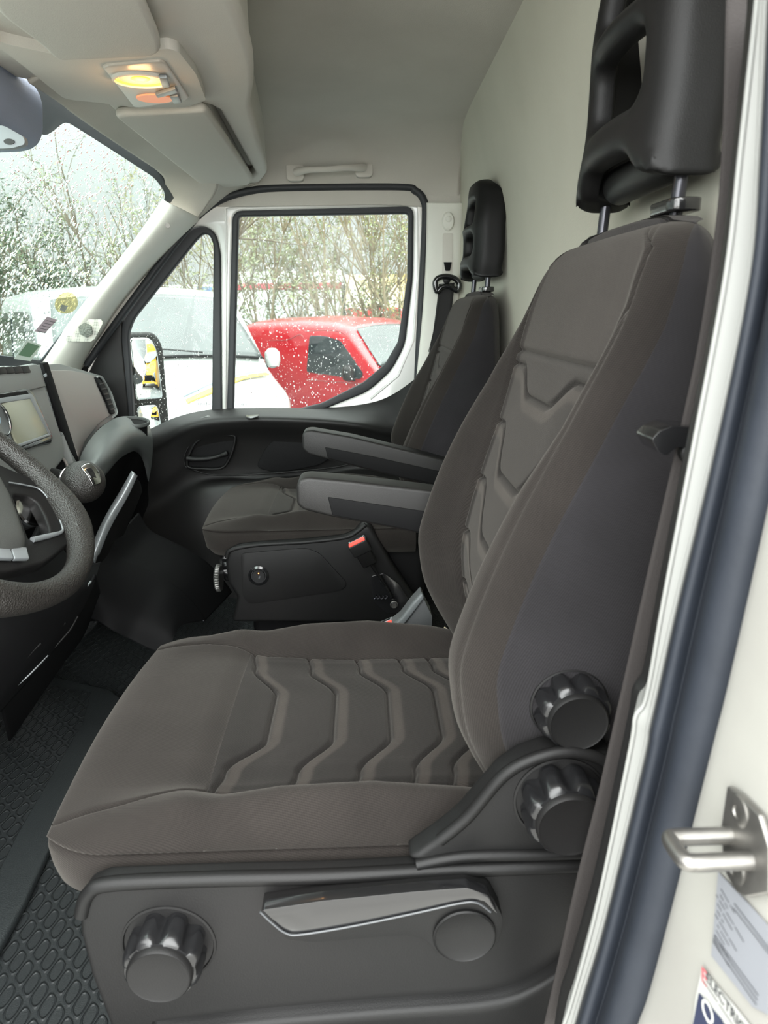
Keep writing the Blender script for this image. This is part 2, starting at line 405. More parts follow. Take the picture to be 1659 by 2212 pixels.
# passenger door
d_out = [(x, z) for x, z in roundpoly(XZ(SEAL, 2.42), .045, 5)]
def big(P, k=.02):
    cx = sum(p[0] for p in P)/len(P); cz = sum(p[1] for p in P)/len(P)
    return [(cx+(x-cx)*(1+k), cz+(z-cz)*(1+k)) for x, z in P]
RM = [(504, 457), (893, 447), (891, 600), (874, 745), (845, 800), (795, 845), (690, 887), (640, 897), (491, 900)]
RI = [(516, 468), (882, 462), (880, 600), (860, 738), (832, 786), (785, 826), (695, 871), (640, 884), (505, 888)]
QM = [(480, 905), (477, 545), (466, 503), (440, 487), (412, 494), (393, 517), (266, 690), (260, 730), (276, 960)]
QI = [(458, 893), (462, 528), (453, 508), (440, 505), (424, 520), (290, 689), (278, 722), (292, 935)]
rm, ri, qm, qi = [roundpoly(XZ(p, 2.42), r, 5) for p, r in ((RM, .03), (RI, .012), (QM, .035), (QI, .02))]
door = fillplane('door_1', big(d_out), [rm, qm], .03, M['white'], mapf=lambda c: Vector((c.x, 2.43+c.z, c.y)), bv=.008, kind=STR, smooth=60)
fillplane('window_seal', big(rm, .004), [ri], .026, M['rub_dark'], door, mapf=lambda c: Vector((c.x, 2.425+c.z, c.y)), bv=.006, smooth=60)
fillplane('window_seal', big(qm, .004), [qi], .026, M['rub_dark'], door, mapf=lambda c: Vector((c.x, 2.425+c.z, c.y)), bv=.006, smooth=60)
fillplane('window_pane', big(ri, .01), [], .004, M['glass'], door, mapf=lambda c: Vector((c.x, 2.44+c.z, c.y)), bv=.001)
fillplane('quarter_pane', big(qi, .01), [], .004, M['glass'], door, mapf=lambda c: Vector((c.x, 2.44+c.z, c.y)), bv=.001)
# pressed step running round the window opening of the white frame
tube('frame_ridge', [at(x, y, Y=2.415) for x, y in ((486, 890), (489, 560), (488, 450), (520, 440), (880, 432), (903, 445), (903, 600), (893, 735), (860, 812), (800, 862))], .004, M['white'], door, seg=8)
extpx('mirror_base_panel', [(178, 830), (232, 722), (262, 688), (262, 735), (282, 945), (180, 945)], 2.405, .02, M['blk_soft'], door, bv=.004)
tube('door_seal', cr([at(x, y, Y=2.385) for x, y in SEAL[:14]+[(900, 880)]], 120), .0115, M['rub_dark'], door, seg=10)
# door lining: rolled top, flat middle, pocket
R = [rowpx([(282, 948, 2.42), (335, 925, 2.42), (385, 903, 2.42), (455, 888, 2.42), (560, 884, 2.42), (690, 884, 2.42), (790, 874, 2.42), (850, 852, 2.42), (915, 805, 2.42)]),
     rowpx([(290, 965, 2.36), (342, 938, 2.34), (390, 913, 2.33), (455, 898, 2.32), (560, 893, 2.32), (690, 896, 2.32), (790, 900, 2.33), (860, 898, 2.36), (925, 850, 2.38)]),
     rowpx([(292, 985, 2.35), (345, 955, 2.31), (395, 926, 2.28), (460, 908, 2.265), (560, 903, 2.26), (690, 907, 2.26), (780, 917, 2.27), (850, 928, 2.31), (930, 900, 2.35)]),
     rowpx([(292, 1005, 2.35), (350, 975, 2.32), (400, 944, 2.29), (465, 925, 2.27), (560, 918, 2.265), (690, 922, 2.265), (780, 932, 2.28), (850, 945, 2.32), (930, 930, 2.36)]),
     rowpx([(292, 1050, 2.36), (352, 1030, 2.335), (410, 985, 2.325), (470, 960, 2.32), (560, 955, 2.32), (690, 960, 2.32), (780, 965, 2.32), (850, 975, 2.34), (930, 970, 2.37)]),
     rowpx([(300, 1100, 2.37), (360, 1080, 2.36), (420, 1040, 2.35), (480, 1030, 2.35), (560, 1030, 2.35), (690, 1022, 2.35), (780, 1010, 2.35), (850, 1020, 2.35), (930, 1020, 2.37)]),
     rowpx([(310, 1180, 2.32), (370, 1150, 2.30), (430, 1100, 2.28), (490, 1080, 2.28), (560, 1075, 2.28), (690, 1070, 2.28), (780, 1070, 2.28), (850, 1070, 2.3), (930, 1070, 2.34)]),
     rowpx([(330, 1330, 2.30), (380, 1330, 2.28), (440, 1330, 2.26), (490, 1330, 2.26), (560, 1330, 2.26), (690, 1330, 2.26), (780, 1330, 2.26), (850, 1330, 2.28), (930, 1330, 2.3)])]
gridmesh('door_lining', R, M['blk_soft'], door, th=.01, nv=80, nu=60)
# handle recess, pull handle and speaker pocket
rc = cr([at(x, y, Y=2.30) for x, y in ((405, 1005), (420, 960), (450, 943), (500, 940), (508, 950), (498, 985), (480, 1010), (440, 1012))], 60, True)
tube('handle_surround', rc, .008, M['blk'], door, closed=True, flat=.6)
ext('handle_recess', [p+Vector((0, .01, 0)) for p in rc], (0, .02, 0), M['blk_dark'], door, bv=0)
o = tube('door_handle', cr([at(x, y, Y=2.285) for x, y in ((404, 990), (425, 992), (455, 990), (480, 983), (492, 978))], 24), [.011]*6+[.010]*6+[.009]*6+[.011]*6, M['blk'], door, flat=.8)
tube('handle_surround', cr([at(x, y, Y=2.305) for x, y in ((400, 1008), (398, 985), (415, 955), (440, 938), (520, 932), (620, 938), (720, 950))], 50)+cr([at(x, y, Y=2.305) for x, y in ((720, 950), (760, 985), (745, 1005), (640, 1018), (520, 1026), (450, 1024), (400, 1008))], 50), .003, M['blk'], door)
extpx('speaker_pocket', roundpoly([(552, 1010), (575, 965), (600, 945), (690, 945), (720, 985), (690, 1005), (600, 1022)], 14), 2.312, .01, M['blk_dark'], door, bv=.003)
extpx('window_switch', [(428, 905), (446, 899), (464, 900), (446, 906)], 2.285, .02, M['blk_gloss'], door, bv=.002)
c0 = at(548, 897, Y=2.29)
lathe('tray_recess', c0+Vector((0, 0, -.002)), (0, 0, 1), [(.001, 0), (.075, 0), (.078, .004), (.074, .006)], M['blk_gloss'], door, sq=.28)
# outside mirror: housing with two mirror faces
MX = Vector((.80, -.60, .05)).normalized()
mc = at(322, 820, Y=2.72); u_ = Vector((0, 0, 1)); v_ = Vector((MX.y, -MX.x, 0))
if v_.x > 0: v_ = -v_
def MM(c, d=0): return mc + v_*(-c[0]) + u_*c[1] + MX*(c[2]+d)
ho = roundpoly([(-.075, .175), (.055, .172), (.085, .12), (.08, -.19), (-.075, -.2)], [.03, .05, .06, .03, .03], 6)
fillplane('mirror_housing', ho, [], .09, M['blk_soft'], door, mapf=lambda c: MM(c, -.045), bv=.018)
mirror_m = mat('mirror_silver', '#cfd3d3', .0, metal=1)
mh = [o for o in scene.objects if o.name.startswith('mirror_housing')][0]
up_f = roundpoly([(-.066, .155), (.022, .152), (.044, .11), (.052, -.075), (-.066, -.07)], [.02, .04, .04, .015, .015], 6)
lo_f = roundpoly([(-.066, -.092), (.022, -.096), (.030, -.180), (-.066, -.190)], .02, 6)
def disc(name, outline, m, parent, mapf, n=14):
    cx = sum(q[0] for q in outline)/len(outline); cy = sum(q[1] for q in outline)/len(outline); k = len(outline); V = []; Fc = []
    for i in range(n+1):
        s = 1-i/n*.999
        V += [mapf(cx+(x-cx)*s, cy+(y-cy)*s) for x, y in outline]
    for i in range(n):
        for j in range(k): Fc.append((i*k+j, i*k+(j+1) % k, (i+1)*k+(j+1) % k, (i+1)*k+j))
    Fc.append(tuple(n*k+j for j in range(k)))
    o = mesh_obj(name, V, Fc, m, parent, 180); s_ = o.modifiers.new('solid', 'SOLIDIFY'); s_.thickness = .002; s_.offset = 0; return o
disc('mirror_glass', up_f, mirror_m, mh, lambda x, y: MM((x, y, .006-(x*x+(y-.04)**2)/2.6)))
disc('wide_angle_glass', lo_f, mirror_m, mh, lambda x, y: MM((x, y, .006-(x*x+(y+.135)**2)/1.0)))
tube('mirror_arm', [at(280, 800, Y=2.47), at(290, 815, Y=2.62), mc+Vector((0, -.02, 0))-MX*.05], .02, M['blk_soft'], door)

# A-pillar cover with tweeter grille, B-pillar cover
L_ = [(352, 432), (301, 506), (250, 572), (170, 672), (88, 786), (58, 828)]; R_ = [(425, 468), (331, 563), (256, 651), (215, 712), (178, 772), (160, 830)]
R = []
for (a, b), (c, d) in zip(L_, R_):
    R.append([at(a, b, Y=2.215), at(a*.8+c*.2, b*.8+d*.2, Y=2.19), at(a*.5+c*.5, b*.5+d*.5, Y=2.205), at(a*.22+c*.78, b*.22+d*.78, Y=2.25), at(c, d, Y=2.345), at(c+6, d+4, Y=2.385)])
tr1 = gridmesh('trim_1', R, M['trim'], th=.006, nv=30, nu=40, kind=STR)
c0 = at(362, 487, Y=2.198); lathe('screw_cap', c0, (.1, -1, -.15), [(.0075, 0), (.0075, .0005), (.0065, .001), (.0063, .0002)], M['grey_panel'], tr1, seg=24)
g0 = at(179, 713, Y=2.182); gx = (at(205, 690, Y=2.19)-at(205, 735, Y=2.19)).normalized()
def G(px, py): return at(px, py, Y=2.185 + (px-140)/80*.018)
gr = [G(*p) for p in ((140, 735), (150, 718), (172, 692), (180, 689), (218, 690), (223, 697), (204, 733), (196, 738), (146, 738))]
m_gr = mat('grille_plastic', '#aaa99f', .6)
def grille_mat():
    m = m_gr; N = m.node_tree.nodes; L = m.node_tree.links; b = N['Principled BSDF']
    t = N.new('ShaderNodeTexCoord'); v = N.new('ShaderNodeTexVoronoi'); v.inputs['Scale'].default_value = 230; v.inputs['Randomness'].default_value = 0
    L.new(t.outputs['Object'], v.inputs['Vector']); r = N.new('ShaderNodeValToRGB'); r.color_ramp.elements[0].position = .3; r.color_ramp.elements[1].position = .42
    r.color_ramp.elements[0].color = sr('#6f716c'); r.color_ramp.elements[1].color = sr('#b2b1a8')
    L.new(v.outputs['Distance'], r.inputs['Fac']); L.new(r.outputs['Color'], b.inputs['Base Color'])
grille_mat()
ext('speaker_grille', gr, (0, .004, 0), m_gr, tr1, bv=.0008)
lathe('tweeter', at(185, 713, Y=2.187), (.1, -1, -.1), [(.021, -.004), (.021, .0028), (.0195, .0036)], mat('tweeter_grille', '#62665f', .6, bump=(300, 1, 1)), tr1, seg=6)

R = []
for y, xl, xr in ((438, 922, 999), (470, 922, 999), (560, 920, 995), (650, 915, 988), (760, 905, 975), (860, 895, 960)):
    R.append([at(xl, y, Y=2.39), at(xl+6, y, Y=2.365), at(xl*.5+xr*.5, y, Y=2.36), at(xr-2, y, Y=2.365), at(xr, y, Y=2.40)])
tr2 = gridmesh('trim_2', R, M['trim'], th=.006, nv=24, nu=30, kind=STR)
ext('slider_slot', [at(x, y, Y=2.354) for x, y in roundpoly([(957, 504), (979, 504), (977, 592), (955, 592)], 4)], (0, .006, 0), M['console'], tr2, bv=.001)
lathe('belt_slide_button', at(968, 478, Y=2.35), (0, -1, -.1), [(.019, -.01), (.019, .004), (.016, .008), (.01, .0085)], M['trim'], tr2, seg=32, sq=1.45)
lathe('belt_slide_button', at(969, 473, Y=2.342), (0, -1, -.1), [(.009, -.004), (.009, .003), (.007, .0045)], M['trim'], tr2, seg=24)
extpx('slider_block', [(959, 566), (976, 566), (972, 585), (963, 585)], 2.345, .01, M['blk_dark'], tr2, bv=.001)
for i, (x, y) in enumerate(((1093, 118), (1010, 268))):
    p = at(x, y, X=.300 if i == 0 else .31)
    tag(ext('partition_clip', [p+Vector(q) for q in ((0.03, -.03, .012), (0.03, .03, .012), (-.004, .028, -.004), (-.004, -.028, -.004))], (.012, 0, -.012), M['head'], bv=.004),
        ('grey retaining clip under the roof edge, nearer the camera' if i == 0 else 'grey retaining clip under the roof edge, nearer the passenger door'), 'clip')

# driver side: B-pillar, seal and jamb beside the camera
def nr(px, py, Y): return at(px, py, Y=Y)
SL = [(1640, -80), (1636, 0), (1600, 330), (1568, 600), (1500, 960), (1434, 1300), (1398, 1500), (1374, 1545), (1362, 1620), (1290, 1960), (1236, 2160), (1212, 2240), (1190, 2400)]
SR = [(1660, -80), (1657, 0), (1640, 330), (1619, 600), (1545, 960), (1463, 1300), (1416, 1510), (1402, 1570), (1390, 1640), (1308, 1980), (1258, 2150), (1234, 2240), (1205, 2400)]
SS = [(1800, -80), (1795, 0), (1770, 330), (1735, 600), (1668, 960), (1595, 1300), (1550, 1500), (1535, 1560), (1515, 1640), (1435, 1960), (1385, 2150), (1355, 2240), (1325, 2400)]
gl_, gr_, gs_ = [nr(x, y, .42) for x, y in SL], [nr(x, y, .415) for x, y in SR], [nr(x, y, .36) for x, y in SS]
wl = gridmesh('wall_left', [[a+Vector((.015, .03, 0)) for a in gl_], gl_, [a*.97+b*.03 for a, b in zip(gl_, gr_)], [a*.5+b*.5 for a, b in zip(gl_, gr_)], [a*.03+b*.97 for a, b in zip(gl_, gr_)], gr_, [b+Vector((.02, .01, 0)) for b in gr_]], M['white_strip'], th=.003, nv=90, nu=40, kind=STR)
gridmesh('door_seal', [[a+Vector((.012, .008, 0)) for a in gr_], [a+Vector((.002, -.002, 0)) for a in gr_], [a*.75+b*.25+Vector((-.008, -.008, 0)) for a, b in zip(gr_, gs_)],
    [a*.55+b*.45+Vector((.002, .004, 0)) for a, b in zip(gr_, gs_)], [a*.4+b*.6+Vector((-.006, -.008, 0)) for a, b in zip(gr_, gs_)],
    [a*.15+b*.85+Vector((-.004, -.004, 0)) for a, b in zip(gr_, gs_)], [b+Vector((.004, .002, 0)) for b in gs_], [b+Vector((.02, .01, 0)) for b in gs_]], M['rub'], wl, th=.003, nv=90, nu=40)
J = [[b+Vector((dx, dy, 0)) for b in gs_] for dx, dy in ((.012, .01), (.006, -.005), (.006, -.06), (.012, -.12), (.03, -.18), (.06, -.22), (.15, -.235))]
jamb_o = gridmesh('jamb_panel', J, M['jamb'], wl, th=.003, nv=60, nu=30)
# dark lower lining between the belt and the white strip, closing the gap to the partition
R = [[a+Vector((.012, .02, 0)) for a in gl_], [a+Vector((.03, .05, 0)) for a in gl_], [Vector((.36, .52, a.z)) for a in gl_], [Vector((.375, .56, a.z)) for a in gl_]]
gridmesh('pillar_lining', R, M['blk_soft'], wl, th=.004, nv=50, nu=16)
# ================================================================== SEATS
def attr(me, vals):
    a = me.attributes.new('band', 'FLOAT', 'POINT'); a.data.foreach_set('value', vals)
def split_grid(V, F, band, sel, names, mats, parent, nt=0, nrow=0):
    out = []; mid = (nrow//2)*nt; mj = nt//3
    S = [0.0]*nt; T = [0.0]*nrow
    for j in range(1, nt): S[j] = S[j-1]+(V[mid+j]-V[mid+j-1]).length
    for i in range(1, nrow): T[i] = T[i-1]+(V[i*nt+mj]-V[(i-1)*nt+mj]).length
    WV = [(S[i % nt], T[min(i//nt, nrow-1)], 0) for i in range(len(V))]
    for k in range(len(names)):
        fs = [f for f, s in zip(F, sel) if s == k]
        if not fs: continue
        idx = sorted({i for f in fs for i in f}); mp = {i: j for j, i in enumerate(idx)}
        o = mesh_obj(names[k], [V[i] for i in idx], [tuple(mp[i] for i in f) for f in fs], mats[k], parent, 180)
        attr(o.data, [band[i] for i in idx]); out.append(o)
        w_ = o.data.attributes.new('weave', 'FLOAT_VECTOR', 'POINT'); w_.data.foreach_set('vector', [c for i in idx for c in WV[i]])
    return out
def groove(d, s=.0026): return math.exp(-(d/s)**2)

def cushion(parent, yc, dx, length=.52):
    NX, NT = 290, 290; w = .252; f0 = -.343
    V, band, tag_ = [], [], []
    GX = [-.176, -.09, -.015, .052, .098, .145]
    def ridge(x): return interp(x, [-.34, -.28, -.2, -.1, 0, .1, .17], [.0, .01, .028, .045, .048, .036, .02])
    for i in range(NX):
        x = f0 + (f0 * 0 + length)*i/(NX-1)
        s = math.sqrt(max(0, 1-min(1, max(0, (f0+.05-x)/.05))**2)); s = max(s, .0)
        ww = w - .03*(1-min(1, (x-f0)/.07))**2.2
        base = .592 - .012*sm(x, -.22, -.16)
        for j in range(NT):
            t = j/(NT-1)
            if t < .72:                      # top skin
                y = -ww + 2*ww*t/.72; ay = abs(y)
                b = math.exp(-((ay-.207)/.030)**2) if ay > .207 else math.exp(-((ay-.207)/.034)**2)
                crown = .012*(1-(y/.2)**2)*(1-sm(x, -.22, -.12)) if ay < .2 else 0
                z = base + ridge(x)*b + crown
                e = (ay-(ww-.04))/.04
                if e > 0: z = .586 + (z-.586)*math.sqrt(max(0, 1-e*e))
                bd = 0; g = 0
                inner = interp(x, [-.34, -.26, -.19, -.05, .06, .2], [.205, .192, .172, .160, .158, .162])
                g += .006*groove(ay-inner)                       # bolster seams
                z += .004*sm(inner-ay, 0, .02)*sm(x, -.20, -.17)
                isp = 0
                if x > -.19 and ay < inner:
                    isp = 1
                    g += .006*groove(x+.19+.008*(1-(y/.17)**2))
                    for k, gx in enumerate(GX):
                        q = 1-sm(ay, .055, .125)
                        xg = gx + .040*q - .006*sm(ay, .13, .165)
                        g += .0070*groove(x-xg, .0030)
                        d = x-xg
                        if .004 < d < .022: bd = max(bd, sm(d, .004, .008)*(1-sm(d, .016, .022)))
                        z += .004*math.exp(-((d+.03)/.03)**2)*.4
                z -= g
                z = .586 + (z-.586)*s
                p = (x, y, z)
                tg = isp
            else:
                q = (t-.72)/.28; bd = 0; tg = 0
                if q < .36:
                    h = q/.36; y = ww - .0 - .006*groove(h-.06, .06) + .006*math.sin(h*3.1); z = .586 - .05*h; side = 1
                    p = (x + .010*(1-s)*h, y, z)
                elif q < .64:
                    h = (q-.36)/.28; y = ww*(1-2*h); z = .536 - .02*s; p = (x+.02*(1-s), y, z)
                else:
                    h = 1-(q-.64)/.36; y = -(ww - .006*groove(h-.06, .06) + .006*math.sin(h*3.1)); z = .586-.05*h
                    p = (x + .010*(1-s)*h, y, z)
            bow = -.016*(1-(p[1]/w)**2)*(1-sm(p[0], -.34, -.2))
            V.append(Vector((p[0]+dx+bow, yc+p[1], p[2]))); band.append(bd); tag_.append(tg)
    F, sel = [], []
    for i in range(NX-1):
        for j in range(NT):
            a, b = i*NT+j, i*NT+(j+1) % NT
            F.append((a, b, b+NT, a+NT)); sel.append(1 if tag_[a] and tag_[b] and tag_[a+NT] and j < NT-1 else 0)
    F.append(tuple(range(NT))[::-1]); sel.append(0); F.append(tuple((NX-1)*NT+j for j in range(NT))); sel.append(0)
    return split_grid(V, F, band, sel, ['cushion', 'quilted_seat_panel'], [M['fab_side'], M['fab_panel']], parent, NT, NX)

def backrest(parent, yc, hd=0):
    # hd: how much the whole back sits lower or higher
    zs = [.575, .62, .66, .70, .74, .78, .83, .88, .93, .98, 1.03, 1.08, 1.12, 1.15, 1.175, 1.19, 1.197]
    xf = [.150, .128, .108, .092, .085, .084, .098, .116, .138, .163, .188, .215, .235, .249, .262, .278, .298]
    wd = [.222, .232, .240, .246, .248, .248, .247, .246, .243, .240, .236, .229, .221, .212, .198, .178, .15]
    dp = [.045, .055, .058, .062, .064, .064, .060, .056, .050, .042, .032, .020, .012, .007, .004, 0, 0]
    xb = [.30, .315, .325, .332, .336, .338, .34, .342, .344, .345, .345, .344, .343, .342, .340, .335, .325]
    zt = [cr([(a, i, 0) for i, a in enumerate(L)], 320) for L in (zs, xf, wd, dp, xb)]
    NZ, NT = 320, 310
    V, band, tg = [], [], []
    G0 = [(1.042, .034), (.962, .055), (.882, .058), (.802, .058), (.722, .052), (.650, .045)]
    for i in range(NZ):
        z, X0, W_, D, XB = [c[i].x for c in zt]
        pan = interp(z, [.55, .8, .95, 1.06, 1.12, 1.17, 1.2], [.15, .148, .157, .182, .196, .184, .12])
        r = .045 if z < 1.1 else interp(z, [1.1, 1.19], [.045, .03])
        for j in range(NT):
            t = j/(NT-1); bd = 0; k = 0
            if t < .64:
                y = -W_ + 2*W_*t/.64; ay = abs(y)
                bol = sm(ay, pan*.9, min(pan+.055, W_-.012))
                x = X0 + D*(1-bol) - .004*(1-(ay/W_)**2)
                e = (ay-(W_-r))/r
                if e > 0: x += r*.9*(1-math.sqrt(max(0, 1-e*e)))
                g = .0055*groove(ay-pan)
                g += .0028*groove(ay-(W_-.022), .0025)
                if ay < pan:
                    k = 2 if z > 1.06 else 1
                    g += .006*groove(z-1.06, .0035)
                    if z < 1.058:
                        for z0, a in G0:
                            q = 1-sm(ay, .045 if z0 > .95 else .03, .125 if z0 > .95 else .115)
                            zg = z0 - a*q
                            g += .0070*groove(z-zg, .0030)
                            d = zg-z
                            if .004 < d < .022: bd = max(bd, sm(d, .004, .008)*(1-sm(d, .016, .022)))
                x += g
                p = (x, y, z)
            else:
                q = (t-.64)/.36; x1 = X0 + r*.9
                if q < .3: p = (x1+(XB-.03-x1)*(q/.3), W_+.004*math.sin(q/.3*3.14), z)
                elif q < .7:
                    h = (q-.3)/.4; a = 1-2*h; p = (XB-.03*abs(a)**6, W_*a, z)
                else: p = (XB-.03+(x1-XB+.03)*((q-.7)/.3), -W_-.004*math.sin((q-.7)/.3*3.14), z)
                k = 3
            V.append(Vector((p[0], yc+p[1], p[2]+hd*sm(p[2], .6, .9)))); band.append(bd); tg.append(k)
    F, sel = [], []
    for i in range(NZ-1):
        for j in range(NT):
            a, b = i*NT+j, i*NT+(j+1) % NT
            F.append((a, b, b+NT, a+NT)); s = tg[a]
            if s == 3: s = 3
            sel.append({0: 0, 1: 1, 2: 2, 3: 3}[s] if tg[a] == tg[b] == tg[a+NT] or s in (0, 3) else 0)
    # rounded top
    base = (NZ-1)*NT; c = sum((V[base+j] for j in range(NT)), Vector())/NT
    n0 = len(V)
    for s, h in ((.93, .004), (.8, .007), (.5, .0095), (.2, .0105)):
        for j in range(NT):
            V.append(c+(V[base+j]-c)*s+Vector((0, 0, h))); band.append(0)
    prev = base
    for q in range(4):
        cur = n0+q*NT
        for j in range(NT): F.append((prev+j, prev+(j+1) % NT, cur+(j+1) % NT, cur+j)); sel.append(3)
        prev = cur
    F.append(tuple(prev+j for j in range(NT))); sel.append(3); F.append(tuple(range(NT))[::-1]); sel.append(3)
    return split_grid(V, F, band, sel, ['backrest', 'quilted_back_panel', 'shoulder_panel', 'backrest_cover'], [M['fab_side'], M['fab_panel'], M['fab_side'], M['fab_dark']], parent, NT, NZ)

def headrest(parent, yc, dz=0, zs=1.0):
    # front outline in (y, z) around (0,0) = bottom centre; two openings, a notch below
    out = [(-.125, .03), (-.122, .20), (-.102, .285), (-.065, .31), (.065, .31), (.102, .285), (.122, .20), (.125, .03), (.132, -.012), (.108, -.004), (.088, .002), (.062, .026), (-.062, .026), (-.088, .002), (-.108, -.002), (-.132, -.008)]
    out = roundpoly(out, [.03, .05, .05, .04, .04, .05, .05, .03, .006, .02, .02, .014, .014, .02, .02, .006], 6)
    h1 = roundpoly([(-.074, .072), (.074, .072), (.074, .140), (-.074, .140)], .022, 5)
    h2 = roundpoly([(-.074, .172), (.074, .172), (.060, .245), (-.060, .245)], .022, 5)
    z0 = 1.245+dz
    def mp(c):
        y, z, d = c.x, c.y, c.z
        x = .303 + 1.5*y*y + .016*sm(z, .15, .30) - .010*math.exp(-((z-.0)/.05)**2)
        k = .15+.85*sm(abs(y), .085, .112)
        if d > -.012: d = -.012+(d+.012)*(k if z < .25 else k+(1-k)*.3)*(1-.3*sm(z, .2, .31))
        return Vector((x+d, yc+y, z0+z*zs))
    hr = fillplane('headrest', out, [h1, h2], .072, M['blk'], parent, mapf=mp, bv=.020, remesh=.0035, res=3)
    lathe('lower_guard', (.322, yc-.098, z0+.016), (0, 1, 0), [(.001, .0), (.016, .003), (.021, .016), (.022, .180), (.016, .193), (.001, .196)], M['blk_soft'], hr, seg=24)
    for s in (-1, 1):
        y = yc + s*.1125
        tube('headrest_post', [(.318, y, z0+.03), (.312, y, 1.19+dz)], .0068, M['post'], hr, seg=16)
    ext('post_collar', [(.312+a*.9, yc-.1125+b, 1.206+dz) for a, b in roundpoly([(-.018, -.032), (.018, -.032), (.018, .032), (-.018, .032)], .014, 5)], (0, 0, .012), M['blk_gloss'], hr, bv=.003)
    ext('post_collar', [(.312+a*.9, yc+.1125+b, 1.199+dz) for a, b in roundpoly([(-.014, -.022), (.014, -.022), (.014, .022), (-.014, .022)], .012, 5)], (0, 0, .008), M['blk_gloss'], hr, bv=.002)

M['knob'] = mat('knob_plastic', '#161617', .26)
def knob(name, c, r, parent, h=.03, ax=(0, -1, 0)):
    k = lathe(name, c, ax, [(r*.98, 0, 1), (r, h*.25, 1), (r*.99, h*.75, .8), (r*.95, h*.90, .5), (r*.86, h, .0), (.001, h+.0004, 0)], M['knob'], parent, seg=128, lobes=8, lobe_amp=r*.20, smooth=50)
    lathe('knob_cap', Vector(c)+Vector(ax).normalized()*h, ax, [(r*.80, -.002), (r*.80, .004), (r*.75, .0065), (r*.70, .0055), (.001, .0055)], M['blk'], k, seg=48)
    return k
def dish(c, r, parent, ax=(0, -1, 0)):
    lathe('knob_surround', c, ax, [(r*1.10, -.004), (r*1.08, .0035), (r*1.03, .004), (r*.98, -.001), (r*.9, -.002)], M['blk'], parent, seg=64)

def armrest(parent, px, plate, Y, wy, cap):
    a = extpx('armrest', px, Y, wy, M['blk_soft'], parent, bv=.013, seg=4, smooth=60)
    extpx('armrest_side_plate', plate, Y-.002, .01, M['blk_dark'], a, bv=.0015)
    return a

# ---- driver's seat
YD, YP = .8625, 1.9625
ds = thing('driver_seat', 'charcoal fabric van seat nearest the camera, with knobs, lever and quilted stripes', 'seat', (0, YD, FZ))
cushion(ds, YD, 0); backrest(ds, YD); headrest(ds, YD)
armrest(ds, [(640, 1050), (646, 1036), (665, 1031), (760, 1040), (930, 1060), (1010, 1072), (1010, 1172), (925, 1158), (850, 1142), (715, 1117), (655, 1102), (641, 1090)],
        [(708, 1074), (905, 1103), (1000, 1112), (1000, 1168), (925, 1154), (850, 1138), (718, 1113)], 1.150, .055, 0)
SHY = .575
sh = extpx('base_cover', [(168, 1960), (185, 1918), (225, 1902), (450, 1893), (700, 1887), (1000, 1872), (1330, 1864), (1330, 2560), (420, 2560), (330, 2420), (240, 2230), (195, 2110), (172, 2020)], SHY, .022, M['blk'], ds, bv=.007, seg=4)
# rolled upper rim and pressed lower step
tube('cover_rim', cr([at(x, y, Y=SHY+.002) for x, y in ((176, 1975), (192, 1930), (240, 1909), (450, 1899), (700, 1893), (1000, 1878), (1290, 1868))], 60), .0075, M['blk'], sh)
tube('cover_rim', cr([at(x, y, Y=SHY+.003) for x, y in ((900, 1868), (1000, 1850), (1150, 1846), (1290, 1842))], 30), .006, M['blk'], sh)
gridmesh('cover_step', [[at(x, y+dy, Y=SHY+d) for x, y in ((330, 2200), (500, 2178), (800, 2150), (1050, 2130), (1150, 2100), (1240, 2040))] for dy, d in ((0, .004), (25, -.006), (45, -.012), (75, -.012), (180, -.008))], M['blk'], sh, th=.003, nv=40, nu=24)
hc = extpx('recliner_cover', [(880, 1858), (905, 1843), (950, 1812), (1000, 1770), (1040, 1722), (1085, 1672), (1130, 1642), (1185, 1624), (1240, 1620), (1330, 1632), (1345, 1868), (1000, 1880)], SHY+.004, .03, M['blk'], ds, bv=.01, seg=4)
tube('cover_rim', cr([at(x, y, Y=SHY+.002) for x, y in ((950, 1815), (1010, 1765), (1085, 1678), (1150, 1640), (1225, 1624), (1290, 1636), (1330, 1665))], 40), .006, M['blk'], hc)
dish(at(366, 2035, Y=SHY+.002), .044, sh); knob('height_knob', at(366, 2035, Y=SHY), .0395, ds, .034)
dish(at(1208, 1722, Y=SHY+.006), .042, hc); knob('recline_knob', at(1208, 1722, Y=SHY+.004), .040, ds, .036)
bkn = knob('lumbar_knob', at(1228, 1520, Y=.612), .036, ds, .03); dish(at(1228, 1520, Y=.614), .036, bkn)
lv = extpx('height_lever', roundpoly([(560, 1968), (700, 1946), (900, 1926), (1010, 1918), (1062, 1935), (1088, 1985), (1078, 2035), (1040, 2066), (990, 2074), (940, 2058), (922, 2030), (880, 2020), (790, 2026), (680, 2036), (622, 2030)], 10), SHY-.022, .026, M['blk'], ds, bv=.003)
extpx('lever_grip', roundpoly([(566, 1966), (700, 1946), (900, 1926), (1010, 1918), (1055, 1934), (1075, 1975), (1045, 1945), (1000, 1950), (900, 1972), (760, 2000), (650, 2018), (618, 2015), (595, 1995)], 6), SHY-.030, .012, M['blk_gloss'], lv, bv=.0025)
tube('lever_highlight', cr([at(x, y, Y=SHY-.031) for x, y in ((562, 1970), (590, 1996), (618, 2016), (650, 2019), (760, 2001), (900, 1972), (990, 1952), (1030, 1950), (1060, 1970))], 60), .0011, mat('lever_highlight', '#3e4042', .35), lv)  # lighter line standing in for the highlight along the grip's edge
lathe('lever_cap', at(1003, 2018, Y=SHY-.022), (0, -1, 0), [(.031, -.002), (.031, .003), (.0295, .0042), (.028, .003), (.001, .003)], M['blk'], lv)
